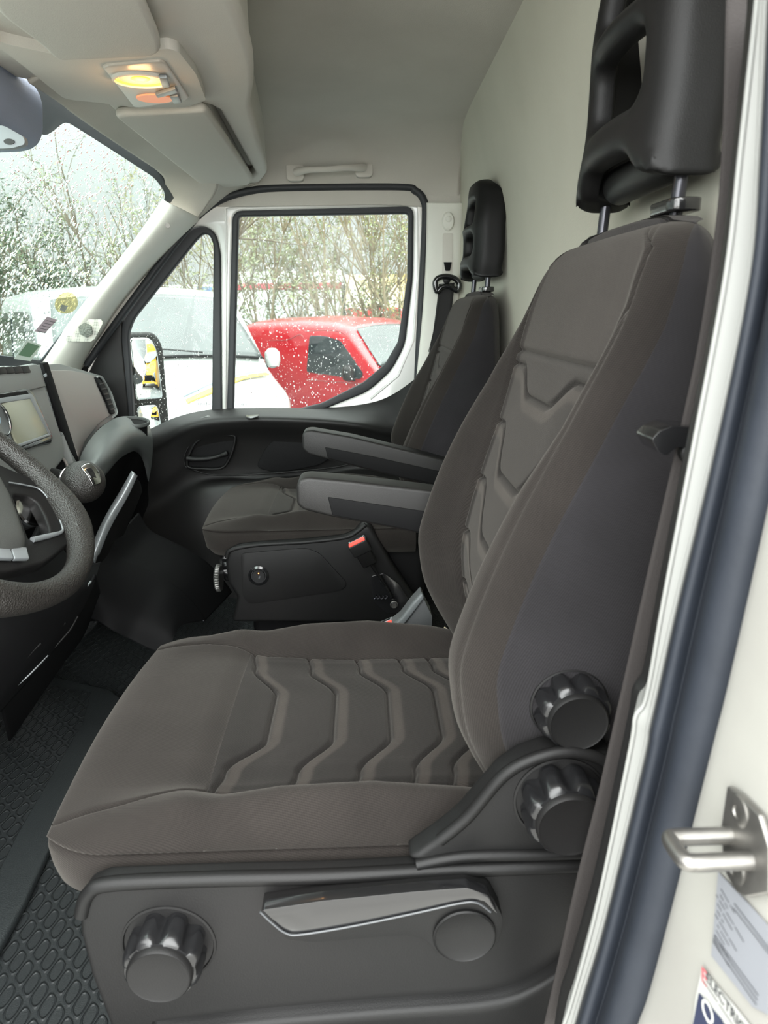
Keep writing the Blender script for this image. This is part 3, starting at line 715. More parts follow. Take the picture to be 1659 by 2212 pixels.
box('seat_frame', (-.03, YD, .42), (.44, .42, .2), M['blk_dark'], ds, bv=.02)
box('seat_pedestal', (-.02, YD, .25), (.42, .40, .15), M['blk_dark'], ds, bv=.02)

# ---- passenger seat
ps = thing('passenger_seat', 'charcoal fabric van seat beside the far door, heater button on its base', 'seat', (0, YP, FZ))
cushion(ps, YP, -.072, .54); backrest(ps, YP, -.048); headrest(ps, YP, -.05, .74)
armrest(ps, [(652, 942), (657, 932), (672, 929), (760, 944), (900, 978), (975, 998), (975, 1058), (945, 1050), (860, 1032), (712, 994), (665, 982), (653, 970)],
        [(702, 966), (800, 985), (950, 1018), (950, 1048), (860, 1029), (708, 990)], 1.655, .055, 1)
BY = 1.69
pb = extpx('base_cover', [(486, 1215), (494, 1188), (512, 1178), (560, 1172), (660, 1166), (740, 1158), (765, 1150), (785, 1132), (802, 1138), (845, 1215), (900, 1300), (900, 1345), (500, 1345), (512, 1290), (492, 1260)], BY, .05, M['blk'], ps, bv=.012, seg=4)
tube('cover_rim', cr([at(x, y, Y=BY+.004) for x, y in ((490, 1205), (500, 1188), (560, 1177), (660, 1171), (745, 1161), (772, 1148), (790, 1133))], 40), .006, M['silver'] if False else M['blk'], pb)
extpx('pressed_panel', roundpoly([(520, 1196), (660, 1184), (690, 1195), (750, 1260), (740, 1275), (640, 1290), (540, 1305), (525, 1290)], 10), BY-.004, .01, M['blk'], pb, bv=.003)
hb = lathe('heater_button', at(559, 1243, Y=BY-.003), (0, -1, 0), [(.026, -.003), (.026, .004), (.021, .007), (.019, .003), (.017, .003), (.016, .006), (.001, .007)], M['blk_gloss'], ps)
lathe('button_light', at(558.5, 1238.5, Y=BY-.0105), (0, -1, 0), [(.0014, 0), (.0014, .0006)], mat('amber_light', '#ffb070', .4, emit=('#ff8030', 4)), hb, seg=10)
text('seat_symbol', 'L', .009, basis((-1, 0, .2), (0, 0, 1), at(560, 1247, Y=BY-.0108)), M['silver'], hb)
knob('height_knob', (-.352, BY+.10, .47), .042, ps, .03, (-1, -.1, 0))
lathe('adjuster_wheel', at(478, 1248, Y=BY+.03), (-1, 0, 0), [(.034, 0, 1), (.036, .003, 1), (.036, .010, 1), (.030, .014), (.001, .016)], mat('ribbed_wheel', '#5a5a58', .35, metal=.6), ps, seg=120, lobes=30, lobe_amp=.003)
box('seat_frame', (-.08, YP, .40), (.46, .42, .25), M['blk_dark'], ps, bv=.02)
box('seat_pedestal', (-.05, YP, .25), (.42, .40, .15), M['blk_dark'], ps, bv=.02)
# ================================================================== DASHBOARD
db = thing('dashboard', 'dark grey van dashboard with radio screen, glovebox panel and cup holder', 'dashboard', (-.8, 1.41, FZ))
PT, PB = (-.712, 1.6, 1.01), (-.662, 1.6, .80)
fp0, fn = plane(PT, PB, (-.712, 1.0, 1.01))
if fn.x < 0: fn = -fn
def F(px, py, d=0): return on(px, py, Vector(PT)+fn*d, fn)
def FY(y, t, d=0): return Vector((PT[0]+(PB[0]-PT[0])*t, y, PT[2]+(PB[2]-PT[2])*t)) + fn*d
# top of the dash
def dz_(y): return -.075*sm(y, 1.55, 2.2)
gridmesh('dash_top', [[(min(x, interp(y, [1.58, 1.7, 2.2], [-.73, -.765, -.86])) if x > -.9 else x, y, z+dz_(y)+(-.002*k)) for y in (.45, 1.0, 1.41, 1.6, 1.8, 2.0, 2.2)] for k, (x, z) in enumerate(((-1.13, .96), (-1.0, .985), (-.88, 1.005), (-.79, 1.015), (-.745, 1.01), (-.73, .985)))], M['grey_dash'], db, th=.006, nv=50)
# centre console face
ff = ext('centre_fascia', [FY(1.15, -.03), FY(1.15, 1.02), FY(1.50, 1.02), FY(1.565, .95), FY(1.59, .80), FY(1.60, .3), FY(1.60, -.03)], -fn*.05, M['grey_dash'], db, bv=.006)
ext('upper_fascia', [FY(1.15, -.02, .004), FY(1.15, .22, .004), FY(1.60, .22, .004), FY(1.595, -.02, .004)], -fn*.02, M['grey_dash'], db, bv=.003)
for k in range(6):
    x0, x1 = -38+17*k, -22+17*k
    pts = [F(x0-2, 795-k*.8, .006), F(x1-2, 793-k*.8, .006), F(x1+5, 808-k*.8, .006), F(x0+5, 810-k*.8, .006)]
    b_ = ext('dash_switch', pts, -fn*.006, M['blk_soft'] if k != 1 else mat('hazard_red', '#a03038', .5), ff, bv=.0012)
# radio
hu = ext('radio_surround', [F(-160, 880, .007), F(60, 838, .007), F(72, 845, .007), F(116, 945, .007), F(112, 958, .007), F(-160, 1010, .007)], -fn*.012, M['blk_gloss'], db, bv=.004)
ext('radio_slot', [F(-160, 872, .009), F(58, 844, .009), F(64, 853, .009), F(-160, 886, .009)], -fn*.004, M['blk_dark'], hu, bv=.001)
ext('radio_bezel', [F(-160, 884, .011), F(66, 850, .011), F(72, 853, .011), F(112, 940, .011), F(106, 938, .011), F(66, 861, .011), F(-160, 896, .011)], -fn*.005, M['silver'], hu, bv=.001)
ext('radio_screen', [F(2, 872, .010), F(68, 857, .010), F(104, 936, .010), F(38, 962, .010)], -fn*.004, M['screen'], hu, bv=.0008)
ext('radio_bezel', [F(38, 960, .013), F(106, 936, .013), F(110, 940, .013), F(40, 967, .013)], -fn*.006, M['silver'], hu, bv=.001)
ext('radio_lower_bar', [F(40, 968, .012), F(110, 941, .012), F(112, 950, .012), F(46, 976, .012)], -fn*.006, M['blk_gloss'], hu, bv=.001)
fy_ = (F(90, 950)-F(60, 961)).normalized()
text('radio_script', 'Pioneer', .009, basis(fy_, fy_.cross(-fn) if fy_.cross(-fn).z > 0 else fy_.cross(fn), F(79, 955, .0125)), M['silver'], hu, .0002)
rk = lathe('radio_dial', F(-2, 905, .012), fn, [(.034, -.004), (.034, .003), (.031, .005), (.026, .004), (.001, .003)], M['blk_gloss'], hu)
lathe('dial_ring', F(-2, 905, .016), fn, [(.0345, -.002), (.0345, .001), (.0325, .0016), (.032, -.002)], M['chrome'], hu)
lathe('dial_centre', F(-8, 903, .017), fn, [(.012, -.002), (.012, .001), (.001, .0016)], mat('dial_blue', '#7f97a8', .3), hu)
# gap strip beside the fascia, with its little clips
gap = extpx('fascia_gap', [(84, 783), (92, 785), (160, 1000), (168, 1040), (148, 1000)], 1.64, .03, M['blk_dark'], db, bv=.001)
for x, y in ((93, 810), (104, 880), (126, 938)):
    ext('panel_clip', [at(x, y, Y=1.632), at(x+6, y-4, Y=1.632), at(x+8, y+3, Y=1.632), at(x+3, y+6, Y=1.632)], (0, .004, 0), M['silver'], gap, bv=.0006)
extpx('cubby', roundpoly([(82, 1002), (100, 990), (124, 986), (140, 998), (152, 1030), (158, 1060), (82, 1060)], 8), 1.60, .01, M['blk_dark'], db, bv=.002)
tube('cubby_rim', cr([at(x, y, Y=1.595) for x, y in ((84, 1000), (104, 988), (124, 984), (140, 995), (150, 1020))], 24), .003, M['grey_panel'], db)
# passenger side panel
gp0, gn = plane(at(80, 790, Y=1.65), at(165, 1000, Y=1.65), at(205, 812, Y=2.2))
if gn.x < 0: gn = -gn
def Gp(L, d=0): return [on(x, y, gp0+gn*d, gn) for x, y in L]
def r2(L, r): return roundpoly(L, r, 5)
gb = ext('passenger_panel', Gp(r2([(77, 788), (130, 786), (222, 812), (243, 850), (256, 893), (248, 902), (214, 925), (186, 962), (172, 1008), (160, 1003), (120, 890)], 6)), -gn*.06, M['grey_dash'], db, bv=.010, seg=4)
ext('panel_cover', Gp(r2([(103, 800), (155, 800), (206, 812), (226, 850), (243, 893), (212, 916), (184, 952), (170, 990), (135, 890), (112, 820)], 7), .004), -gn*.012, M['grey_panel'], gb, bv=.003, seg=3)
v0 = Gp([(207, 814), (216, 815), (232, 840), (246, 878), (249, 893), (240, 893), (231, 868), (214, 832)], .010)
vt = ext('air_vent', v0, -gn*.014, M['blk_dark'], db, bv=.002)
for k in range(6):
    x, y = 218+k*4.6, 828+k*11
    ext('vent_vane', Gp([(x-2, y), (x+7, y-2), (x+8, y+1), (x-1, y+3)], .014), -gn*.004, M['blk'], vt, bv=.0006)
tube('vent_rim', cr(Gp([(210, 814), (218, 816), (235, 842), (249, 878), (252, 893), (244, 901)], .013), 40), .003, M['grey_dash'], vt)
# arched shelf moulding running to the cup holder
R = [rowpx([(166, 1022, 1.62), (180, 978, 1.68), (200, 945, 1.78), (225, 920, 1.92), (255, 903, 2.08), (290, 903, 2.2), (322, 922, 2.26)]),
     rowpx([(178, 1012, 1.60), (195, 985, 1.65), (220, 950, 1.75), (250, 928, 1.88), (280, 922, 2.02), (305, 925, 2.12), (326, 938, 2.2)]),
     rowpx([(194, 1022, 1.58), (216, 992, 1.63), (240, 962, 1.73), (266, 944, 1.85), (290, 938, 1.98), (312, 943, 2.08), (328, 955, 2.17)]),
     rowpx([(206, 1040, 1.60), (230, 1008, 1.65), (252, 980, 1.74), (272, 965, 1.85), (292, 962, 1.97), (312, 975, 2.07), (326, 1000, 2.15)]),
     rowpx([(214, 1040, 1.66), (236, 1012, 1.70), (256, 990, 1.80), (275, 978, 1.90), (292, 974, 2.02), (308, 990, 2.10), (320, 1040, 2.16)])]
sf = gridmesh('shelf_moulding', R, M['shelf'], db, th=.006, nv=50, nu=40)
cc = at(289, 922, Y=2.10); cc = cc + Vector((0, 0, .014))
cup = lathe('cup_holder', cc, (.12, -.1, 1), [(.036, -.05), (.040, -.002), (.0405, .004), (.0455, .0055), (.0475, .001), (.047, -.004)], M['shelf'], db)
lathe('cup_well', cc-Vector((0, 0, .012)), (.12, -.1, 1), [(.038, -.04), (.0385, .011), (.001, .0115)], M['blk_dark'], cup)
# lower dash: recess, kick panel and the bright edge strips
gridmesh('lower_dash', [rowpx([(110, 1010, 1.75), (200, 1030, 1.8), (270, 970, 2.0), (320, 980, 2.3), (340, 990, 2.36)]), rowpx([(110, 1100, 1.85), (200, 1100, 1.95), (260, 1080, 2.2), (310, 1080, 2.35), (345, 1080, 2.38)]),
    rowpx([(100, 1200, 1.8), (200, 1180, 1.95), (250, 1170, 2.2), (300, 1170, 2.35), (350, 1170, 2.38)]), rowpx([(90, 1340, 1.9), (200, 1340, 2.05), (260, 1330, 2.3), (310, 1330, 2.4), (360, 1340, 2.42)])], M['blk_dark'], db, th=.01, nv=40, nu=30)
R = [rowpx([(286, 1018, 1.74), (262, 1060, 1.72), (238, 1100, 1.70), (217, 1140, 1.67), (205, 1170, 1.65), (195, 1200, 1.63)]),
     rowpx([(290, 1022, 1.73), (268, 1064, 1.71), (244, 1104, 1.69), (224, 1144, 1.66), (212, 1176, 1.64), (200, 1208, 1.62)]),
     rowpx([(295, 1027, 1.74), (276, 1070, 1.72), (252, 1112, 1.70), (232, 1150, 1.67), (218, 1184, 1.65), (204, 1218, 1.63)])]
gridmesh('silver_trim', R, M['silver'], db, th=.006, nv=40, nu=10)
gridmesh('tray_side', [rowpx([(288, 1030, 1.74), (262, 1075, 1.72), (235, 1130, 1.68), (212, 1190, 1.64), (200, 1230, 1.62)]), rowpx([(300, 1040, 1.80), (275, 1090, 1.78), (250, 1140, 1.74), (236, 1180, 1.70), (215, 1240, 1.66)]),
    rowpx([(305, 1060, 1.86), (285, 1110, 1.84), (262, 1160, 1.80), (242, 1200, 1.76), (225, 1290, 1.70)])], M['blk'], db, th=.006, nv=30, nu=14)
# floor tunnel beside the gear lever, the highlight on its ridge put in as a silver line
T1 = [(238, 1168, 1.72), (262, 1205, 1.74), (300, 1226, 1.76), (345, 1248, 1.78), (385, 1275, 1.79), (415, 1305, 1.80), (440, 1340, 1.80)]
R = [rowpx([(x+60, y-60, Y+.25) for x, y, Y in T1]), rowpx([(x+6, y-3, Y+.02) for x, y, Y in T1]), rowpx(T1),
     rowpx([(205, 1195, 1.66), (235, 1235, 1.66), (275, 1262, 1.68), (320, 1285, 1.70), (355, 1305, 1.70), (380, 1328, 1.70), (395, 1350, 1.70)]),
     rowpx([(185, 1245, 1.60), (215, 1282, 1.60), (255, 1310, 1.62), (300, 1335, 1.64), (335, 1350, 1.64), (365, 1366, 1.64), (375, 1375, 1.64)]),
     rowpx([(170, 1330, 1.60), (210, 1340, 1.60), (240, 1360, 1.60), (280, 1380, 1.62), (320, 1400, 1.62), (350, 1410, 1.62), (370, 1420, 1.62)])]
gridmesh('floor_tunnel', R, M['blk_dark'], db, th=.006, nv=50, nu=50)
tube('tunnel_glint', cr(rowpx(T1), 50), .0028, M['silver'], db)
# driver's side lower column cowl with ribs, the silver ones drawn as its highlights
R = [rowpx([(215, 1215, 1.55), (200, 1262, 1.40), (170, 1325, 1.35), (120, 1395, 1.30), (60, 1465, 1.26), (-10, 1545, 1.22), (-80, 1640, 1.2)]),
     rowpx([(190, 1220, 1.46), (170, 1270, 1.34), (130, 1335, 1.29), (85, 1400, 1.24), (25, 1465, 1.20), (-40, 1540, 1.17), (-120, 1620, 1.15)]),
     rowpx([(150, 1210, 1.42), (120, 1260, 1.30), (80, 1320, 1.24), (30, 1370, 1.19), (-30, 1420, 1.15), (-90, 1480, 1.12), (-180, 1560, 1.1)]),
     rowpx([(90, 1120, 1.38), (60, 1180, 1.28), (20, 1240, 1.22), (-30, 1300, 1.17), (-90, 1360, 1.13), (-150, 1420, 1.1), (-240, 1480, 1.08)])]
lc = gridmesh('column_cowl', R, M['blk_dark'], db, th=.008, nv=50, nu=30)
for L in ([(196, 1256, 1.385), (170, 1288, 1.335), (130, 1325, 1.29), (95, 1350, 1.27)], [(168, 1331, 1.335), (150, 1362, 1.315), (118, 1398, 1.29)], [(103, 1415, 1.275), (60, 1460, 1.24), (12, 1500, 1.21)], [(140, 1345, 1.30), (95, 1400, 1.26)], [(88, 1390, 1.235), (60, 1418, 1.215), (30, 1452, 1.2)]):
    tube('cowl_rib_glint', cr(rowpx(L), 24), .0022, M['silver'] if L[0][0] in (196, 103) else M['blk'], lc)
gridmesh('cowl_side', [rowpx([(205, 1240, 1.40), (160, 1330, 1.34), (100, 1420, 1.28), (0, 1520, 1.22)]), rowpx([(215, 1280, 1.6), (180, 1370, 1.6), (130, 1440, 1.5), (20, 1600, 1.4)])], M['blk_dark'], db, th=.005)
# rubber mat in the driver's footwell
mt_ = thing('floor_mat', 'black rubber mat with embossed leaf pattern in the near footwell', 'floor mat', tuple(at(100, 1700, Z=FZ)))
rubb = mat('mat_border', '#222627', .5, bump=(420, .6))
def mz(L, z): return [at(x, y, Z=z) for x, y in L]
ext('mat_border', mz([(112, 1474), (150, 1482), (240, 1502), (262, 1520), (150, 1760), (60, 1960), (-60, 2180), (-300, 2300), (-500, 1900), (-200, 1640), (0, 1548)], FZ+.002), (0, 0, .018), rubb, mt_, bv=.006)
ext('embossed_field', mz([(116, 1482), (196, 1497), (180, 1560), (110, 1680), (40, 1800), (-30, 1940), (-160, 2120), (-300, 2200), (-440, 1900), (-180, 1660), (0, 1556)], FZ+.0195), (0, 0, .002), M['floor'], mt_, bv=.0008)
# black kick panel under the A-pillar
kp = tag(extpx('kick_panel', [(60, 940), (190, 780), (185, 850), (300, 950), (345, 990), (345, 1380), (60, 1380)], 2.375, .01, M['blk_dark'], None, bv=.002), 'black kick panel below the windscreen pillar beside the door hinge', 'panel')
kp['kind'] = STR; kp.name = 'trim_3'
# gear lever
gl0 = at(180, 1041, Y=1.36); col0 = at(100, 1020, Y=1.52)
gx_ = thing('gear_lever', 'round black leather gear knob with a chrome insert on the dashboard', 'gear lever', tuple(col0))
ax = (gl0-col0).normalized()
kb = lathe('knob', gl0, ax, [(.001, -.042)]+[(.041*math.cos(a)*(1 if a < 0 else 1), .041*math.sin(a)) for a in np.linspace(-1.25, 1.45, 22)]+[(.001, .0412)], M['wheel'], gx_, seg=48, smooth=180)
lathe('chrome_collar', gl0-ax*.046, ax, [(.027, -.006), (.030, -.003), (.030, .002), (.024, .004), (.024, .008)], M['chrome'], gx_, seg=48)
lathe('ribbed_collar', gl0-ax*.058, ax, [(.026, -.006, 1), (.027, 0, 1), (.026, .006, 1)], M['chrome'], gx_, seg=120, lobes=30, lobe_amp=.003)
tube('shaft', [col0, gl0-ax*.05], .013, M['blk'], gx_)
def onS(px, py, r=.0425):
    o_, d_ = Vector(CAM), Vector(ray(px, py)).normalized(); b = (o_-gl0).dot(d_); c = (o_-gl0).length_squared-r*r; q = b*b-c
    return o_+d_*(-b-math.sqrt(max(q, 0)))
IR = [[onS(x, y) for x, y in L] for L in ([(175, 1010), (183, 1004), (192, 1002), (198, 1004)], [(180, 1017), (189, 1011), (200, 1009), (208, 1013)], [(187, 1026), (196, 1020), (206, 1019), (214, 1024)], [(194, 1037), (201, 1033), (210, 1032), (217, 1036)], [(201, 1049), (206, 1048), (212, 1046), (216, 1043)])]
gi = gridmesh('gear_insert', IR, M['chrome'], kb, th=.003, nv=16, nu=16)
IR2 = [[onS(x, y, .0445) for x, y in L] for L in ([(184, 1014), (190, 1011), (197, 1011)], [(190, 1022), (197, 1019), (203, 1020)], [(197, 1033), (203, 1031), (208, 1032)])]
gridmesh('gear_chart', IR2, M['blk_gloss'], kb, th=.0012, nv=12, nu=12)

# ================================================================== STEERING WHEEL
WC = Vector((-.54, .886, .915)); wR = .199; ph = .82
wn = Vector((math.cos(ph), 0, math.sin(ph))); we1 = Vector((0, 1, 0)); we2 = Vector((-math.sin(ph), 0, math.cos(ph)))
sw = thing('steering_wheel', 'black leather steering wheel with grey spoke trim at the left edge', 'steering wheel', tuple(WC-wn*.12))
def WP(a, b, d=0): return WC + we1*a + we2*b + wn*d
N_ = 120; path = [WP(wR*math.cos(2*math.pi*k/N_), wR*math.sin(2*math.pi*k/N_)) for k in range(N_)]
def rr_(k):
    t = (2*math.pi*k/N_); s = math.sin(t)
    c = math.degrees(t) % 360
    return .0165 + .008*math.exp(-((c-318)/20)**2) + .008*math.exp(-((c-222)/20)**2)
tube('rim', path, [rr_(k) for k in range(N_)], M['wheel'], sw, seg=18, closed=True)
# airbag cover, spokes, opening and buttons
def wl2(px, py, d=0):
    q = on(px, py, WC+wn*d, wn)-WC; return (q.dot(we1), q.dot(we2))
def dome(name, outline, h, m, par, base=-.02, n=10):
    cx = sum(p[0] for p in outline)/len(outline); cy = sum(p[1] for p in outline)/len(outline)
    R = []
    for i in range(n+1):
        t = i/n; s = max(math.cos(t*math.pi/2), 0)**.32 if t < 1 else 0.0
        R.append([WP(cx+(x-cx)*s, cy+(y-cy)*s, base+h*math.sin(t*math.pi/2)) for x, y in outline])
    V = [p for r in R for p in r]; k = len(outline); Fc = []
    for i in range(n):
        for j in range(k): Fc.append((i*k+j, i*k+(j+1) % k, (i+1)*k+(j+1) % k, (i+1)*k+j))
    return mesh_obj(name, V, Fc, m, par, 60)
dome('airbag_cover', roundpoly([wl2(*q, .012) for q in ((-190, 960), (-60, 930), (2, 1012), (30, 1062), (52, 1120), (70, 1172), (64, 1184), (30, 1188), (-30, 1182), (-110, 1160), (-180, 1080))], .012, 5), .036, mat('airbag_vinyl', '#3c3d3b', .5, bump=(900, .3)), sw, -.018)
O = [wl2(*q) for q in ((-70, 960), (0, 1000), (55, 1024), (98, 1042), (130, 1078), (155, 1120), (172, 1152), (150, 1172), (122, 1196), (100, 1212), (20, 1232), (-60, 1228), (-150, 1180), (-160, 1050))]
H = [wl2(*q) for q in ((30, 1066), (62, 1068), (82, 1080), (98, 1108), (108, 1138), (108, 1152), (66, 1164), (50, 1120))]
sp = fillplane('spoke', roundpoly(O, .008, 3), [roundpoly(H, .006, 4)], .020, M['blk'], sw, mapf=lambda c: WP(c.x, c.y, c.z-.012), bv=.004)
tube('spoke_trim', cr([WP(*wl2(x, y), .0) for x, y in ((20, 1042), (55, 1048), (84, 1056), (105, 1078), (122, 1106), (133, 1134), (134, 1148), (112, 1156), (88, 1162), (70, 1166))], 50), [.0012+.0028*sm(k, 26, 42) for k in range(50)], M['silver'], sp)
for k, L in enumerate((((-70, 1184), (-16, 1184), (-12, 1212), (-62, 1210)), ((-13, 1185), (15, 1187), (24, 1213), (-9, 1212)), ((18, 1187), (52, 1189), (58, 1213), (26, 1213)))):
    sb = ext('spoke_button', [WP(*wl2(x, y), .0) for x, y in L], wn*.006, M['silver'], sp, bv=.0012)
ss = lathe('ignition_switch', at(66, 1100, Y=1.02), (.9, -.25, .35), [(.026, -.02), (.026, .0), (.023, .003), (.021, .001), (.001, .002)], M['blk_gloss'], sw, seg=40)
lathe('switch_ring', at(66, 1100, Y=1.018), (.9, -.25, .35), [(.0265, -.003), (.0265, .002), (.0235, .0035), (.023, .001)], M['chrome'], ss, seg=40)
lathe('column', WP(0, 0, -.16), wn, [(.05, 0), (.055, .06), (.06, .12), (.05, .135)], M['blk_soft'], sw)
tube('stalk', cr([WP(.02, -.01, -.05), WP(.1, -.03, -.055), WP(.17, -.05, -.05)], 12), [.008]*6+[.010]*6, M['blk_soft'], sw)

# ================================================================== OVERHEAD
oc = thing('overhead_console', 'grey moulded overhead console carrying the visors and cabin lamp', 'console', (-.4, 1.41, 1.50))
def OZ(L, z): return [(lambda p: (p.x, p.y))(at(x, y, Z=z)) for x, y in L]
zc = 1.492
co = OZ([(205, 205), (250, 245), (445, 402), (500, 404), (562, 396), (578, 375), (552, 270), (541, 232), (550, 180), (548, 130), (522, 55), (500, 0)], zc)
tail = [(-.152, .95), (-.16, .6), (-.2, .5), (-.55, .5), (-.60, 1.0), (-.60, 1.30)]
slot = OZ([(447, 226), (474, 240), (552, 376), (540, 386)], zc)
slot2 = OZ([(305, -60), (332, -40), (380, 60), (352, 62)], zc)
fillplane('moulding', roundpoly(co+tail, [.02, .01, .03, .02, .02, .03, .04, .03, .04, .06, .06, .05, .05, .05, .06, .05, .05, .05], 5), [roundpoly(slot, .008, 4)], .035, M['console'], oc,
          mapf=lambda c: Vector((c.x, c.y, zc+.0175+c.z+.03*sm(-c.x, .3, .62)*0)), bv=.012, smooth=60, res=4)
ext('console_back', [Vector((x, y, zc+.032)) for x, y in [(a*.98+(-.4)*.02, b) for a, b in co+tail]], (0, 0, .10), M['console'], oc, bv=0)
# raised middle swelling that holds the lamp
mid = OZ([(-60, 60), (0, 92), (120, 118), (330, 112), (362, 104), (386, 112), (424, 160), (446, 218), (420, 226), (402, 232), (292, 233), (215, 222), (140, 215), (60, 150)], 1.478)
ext('lamp_housing', [Vector((x, y, 1.478)) for x, y in roundpoly(mid, .02, 4)], (0, 0, .04), M['console'], oc, bv=.012, seg=5)
# dome lamp
lz = 1.474
dl = thing('dome_lamp', 'cabin lamp glowing orange between the two sun visors', 'lamp', tuple(at(312, 180, Z=lz)))
LP = lambda L, z=lz: [at(x, y, Z=z) for x, y in L]
lb = ext('lamp_base', LP([(222, 148), (232, 143), (345, 133), (358, 138), (408, 212), (402, 219), (300, 233), (288, 231)]), (0, 0, .008), mat('lamp_plastic', '#b5aca2', .35, bump=(400, .2)), dl, bv=.003)
warm = mat('lit_lens', '#ffb060', .4, emit=('#ff9a2c', .9))
warm2 = mat('dim_lens', '#d9a080', .4, emit=('#ff7a30', .12))
c1 = at(305, 173, Z=lz-.002)
l1 = lathe('lamp_lens', c1, (0, 0, -1), [(.032, -.002), (.031, .001), (.026, -.0015), (.001, -.004)], warm, dl, seg=48, sq=1.25)
lathe('lens_ring', c1, (0, 0, -1), [(.037, -.004), (.036, .002), (.033, .003), (.0315, -.001)], M['console'], dl, seg=48, sq=1.25)
lathe('lamp_bulb', c1+Vector((0, -.004, 0)), (0, 0, -1), [(.012, .000), (.010, .0016), (.001, .0022)], mat('bulb_glow', '#ffe080', .4, emit=('#ffc21a', 1.6)), l1, seg=24, sq=1.2)
c2 = at(334, 213, Z=lz-.001)
lathe('second_lens', c2, (0, 0, -1), [(.026, -.001), (.025, .001), (.001, .0006)], warm2, dl, seg=48, sq=1.2)
for a in ([(342, 160), (360, 160), (367, 180), (350, 182)], [(335, 198), (378, 184), (384, 193), (340, 204)], [(366, 202), (384, 200), (392, 215), (375, 217)]):
    ext('lamp_switch', LP(a, lz-.001), (0, 0, -.006), M['silver'], dl, bv=.0015)
ld = bpy.data.lights.new('dome_lamp_light', 'POINT'); ld.energy = .09; ld.color = (1, .55, .22); ld.shadow_soft_size = .02
lo = bpy.data.objects.new('dome_lamp_light', ld); scene.collection.objects.link(lo); lo.location = (0, 0, 0); lo.parent = dl; lo.matrix_parent_inverse = Matrix(); lo.location = (c1-Vector(dl['_loc'])) + Vector((0, 0, -.02))
# sun visors
def visor(px, z, label, clip, loc, r):
    t = thing('sun_visor', label, 'sun visor', tuple(at(*loc, Z=z)))
    fillplane('visor_pad', roundpoly(OZ(px, z), r, 6), [], .018, M['visor'], t, mapf=lambda c: Vector((c.x, c.y, z+c.z-.004)), bv=.008, smooth=60, res=4)
    x, y = clip
    ext('visor_pin', [at(x-14, y-8, Z=z-.002), at(x+14, y-6, Z=z-.002), at(x+16, y, Z=z-.002), at(x+4, y+10, Z=z-.002), at(x-6, y+6, Z=z-.002)], (0, 0, .012), M['console'], t, bv=.003)
    ext('visor_hook', [at(x-22, y-14, Z=z+.001), at(x+22, y-12, Z=z+.001), at(x+26, y-6, Z=z+.001), at(x-14, y-6, Z=z+.001)], (0, 0, .008), M['blk_soft'], t, bv=.001)
    return t
visor([(247, 238), (262, 234), (440, 224), (452, 232), (546, 378), (538, 390), (470, 398), (446, 402)], 1.486, 'grey sun visor folded up on the passenger side, below the lamp', (282, 266), (400, 320), .02)
visor([(-10, 5), (-60, -120), (250, -160), (344, 68), (346, 92), (330, 102), (130, 111), (112, 104), (78, 70)], 1.478, 'grey sun visor folded up on the driver side, above the lamp', (95, 82), (150, 30), .03)
# strip of lining between windscreen and console
Apx = [(60, 175), (128, 220), (160, 245), (235, 297), (300, 340), (340, 368), (356, 392), (352, 450)]
Bpx = [(120, 150, 1.25), (190, 195, 1.35), (250, 225, 1.5), (320, 285, 1.72), (380, 330, 1.95), (430, 370, 2.12), (470, 400, 2.26), (422, 478, 2.387)]
Ar = [on(x, y, A_+WN*(.006 if WN.x > 0 else -.006), WN) for x, y in Apx]; Br = rowpx(Bpx)
Br = [on(x, y, Vector((0, 0, 1.50)), Vector((0, 0, 1))) for x, y, _ in Bpx[:6]] + Br[6:]
gridmesh('trim_4', [Ar, [a*.66+b*.34+Vector((.006, 0, .004)) for a, b in zip(Ar, Br)], [a*.33+b*.67+Vector((.006, 0, .004)) for a, b in zip(Ar, Br)], Br], M['head'], th=.006, nv=60, nu=16, kind=STR)
gridmesh('trim_5', [[Br[5], Br[6], Br[7]], [at(520, 400, Y=2.35), at(500, 415, Y=2.38), at(470, 440, Y=2.392)], [at(600, 380, Y=2.385), at(560, 395, Y=2.39), at(500, 425, Y=2.394)]], M['head'], th=.005, nv=20, nu=16, kind=STR)
# mirror / sensor housing at the top of the windscreen
sh_ = thing('sensor_housing', 'rounded dark grey housing hanging at the top of the windscreen', 'housing', tuple(at(0, 250, Y=1.3)))
R = []
hp = [(-120, 100), (-60, 110), (20, 140), (85, 192), (97, 225), (98, 290), (86, 318), (60, 330), (-20, 333), (-140, 330)]
o = extpx('housing_shell', hp, 1.42, -.20, M['frit'], sh_, bv=.028, seg=6, smooth=70)
o.data.materials[0] = mat('housing_plastic', '#76839a', .55, bump=(700, .15))
extpx('housing_face', roundpoly([(-260, 262), (-60, 262), (10, 272), (52, 296), (54, 312), (26, 320), (-80, 324), (-260, 322)], 8), 1.212, .012, mat('housing_face', '#787d80', .5), sh_, bv=.004)
lathe('sensor_button', at(20, 306, Y=1.211), (0, -1, 0), [(.008, -.001), (.008, .0012), (.001, .0015)], M['blk_soft'], sh_, seg=24, sq=.5)

# grab handle
gh = thing('grab_handle', 'grey grab handle on the roof lining above the far door', 'handle', tuple(at(712, 368, Y=2.34)))
hp = cr([at(x, y, Y=Y) for x, y, Y in ((640, 372, 2.335), (655, 368, 2.31), (675, 366, 2.29), (712, 365, 2.285), (745, 362, 2.29), (768, 362, 2.31), (784, 362, 2.335))], 40)
tube('handle_bar', hp, [.013-.004*math.sin(math.pi*k/39) for k in range(40)], M['console'], gh, seg=14, flat=.9)
for x, y in ((637, 370), (786, 362)):
    c = at(x, y, Y=2.345)
    ext('handle_mount', [c+Vector((a, 0, b)) for a, b in rrect(-.026, -.026, .026, .026, .012)], (0, .045, .0), M['console'], gh, bv=.009, seg=4)

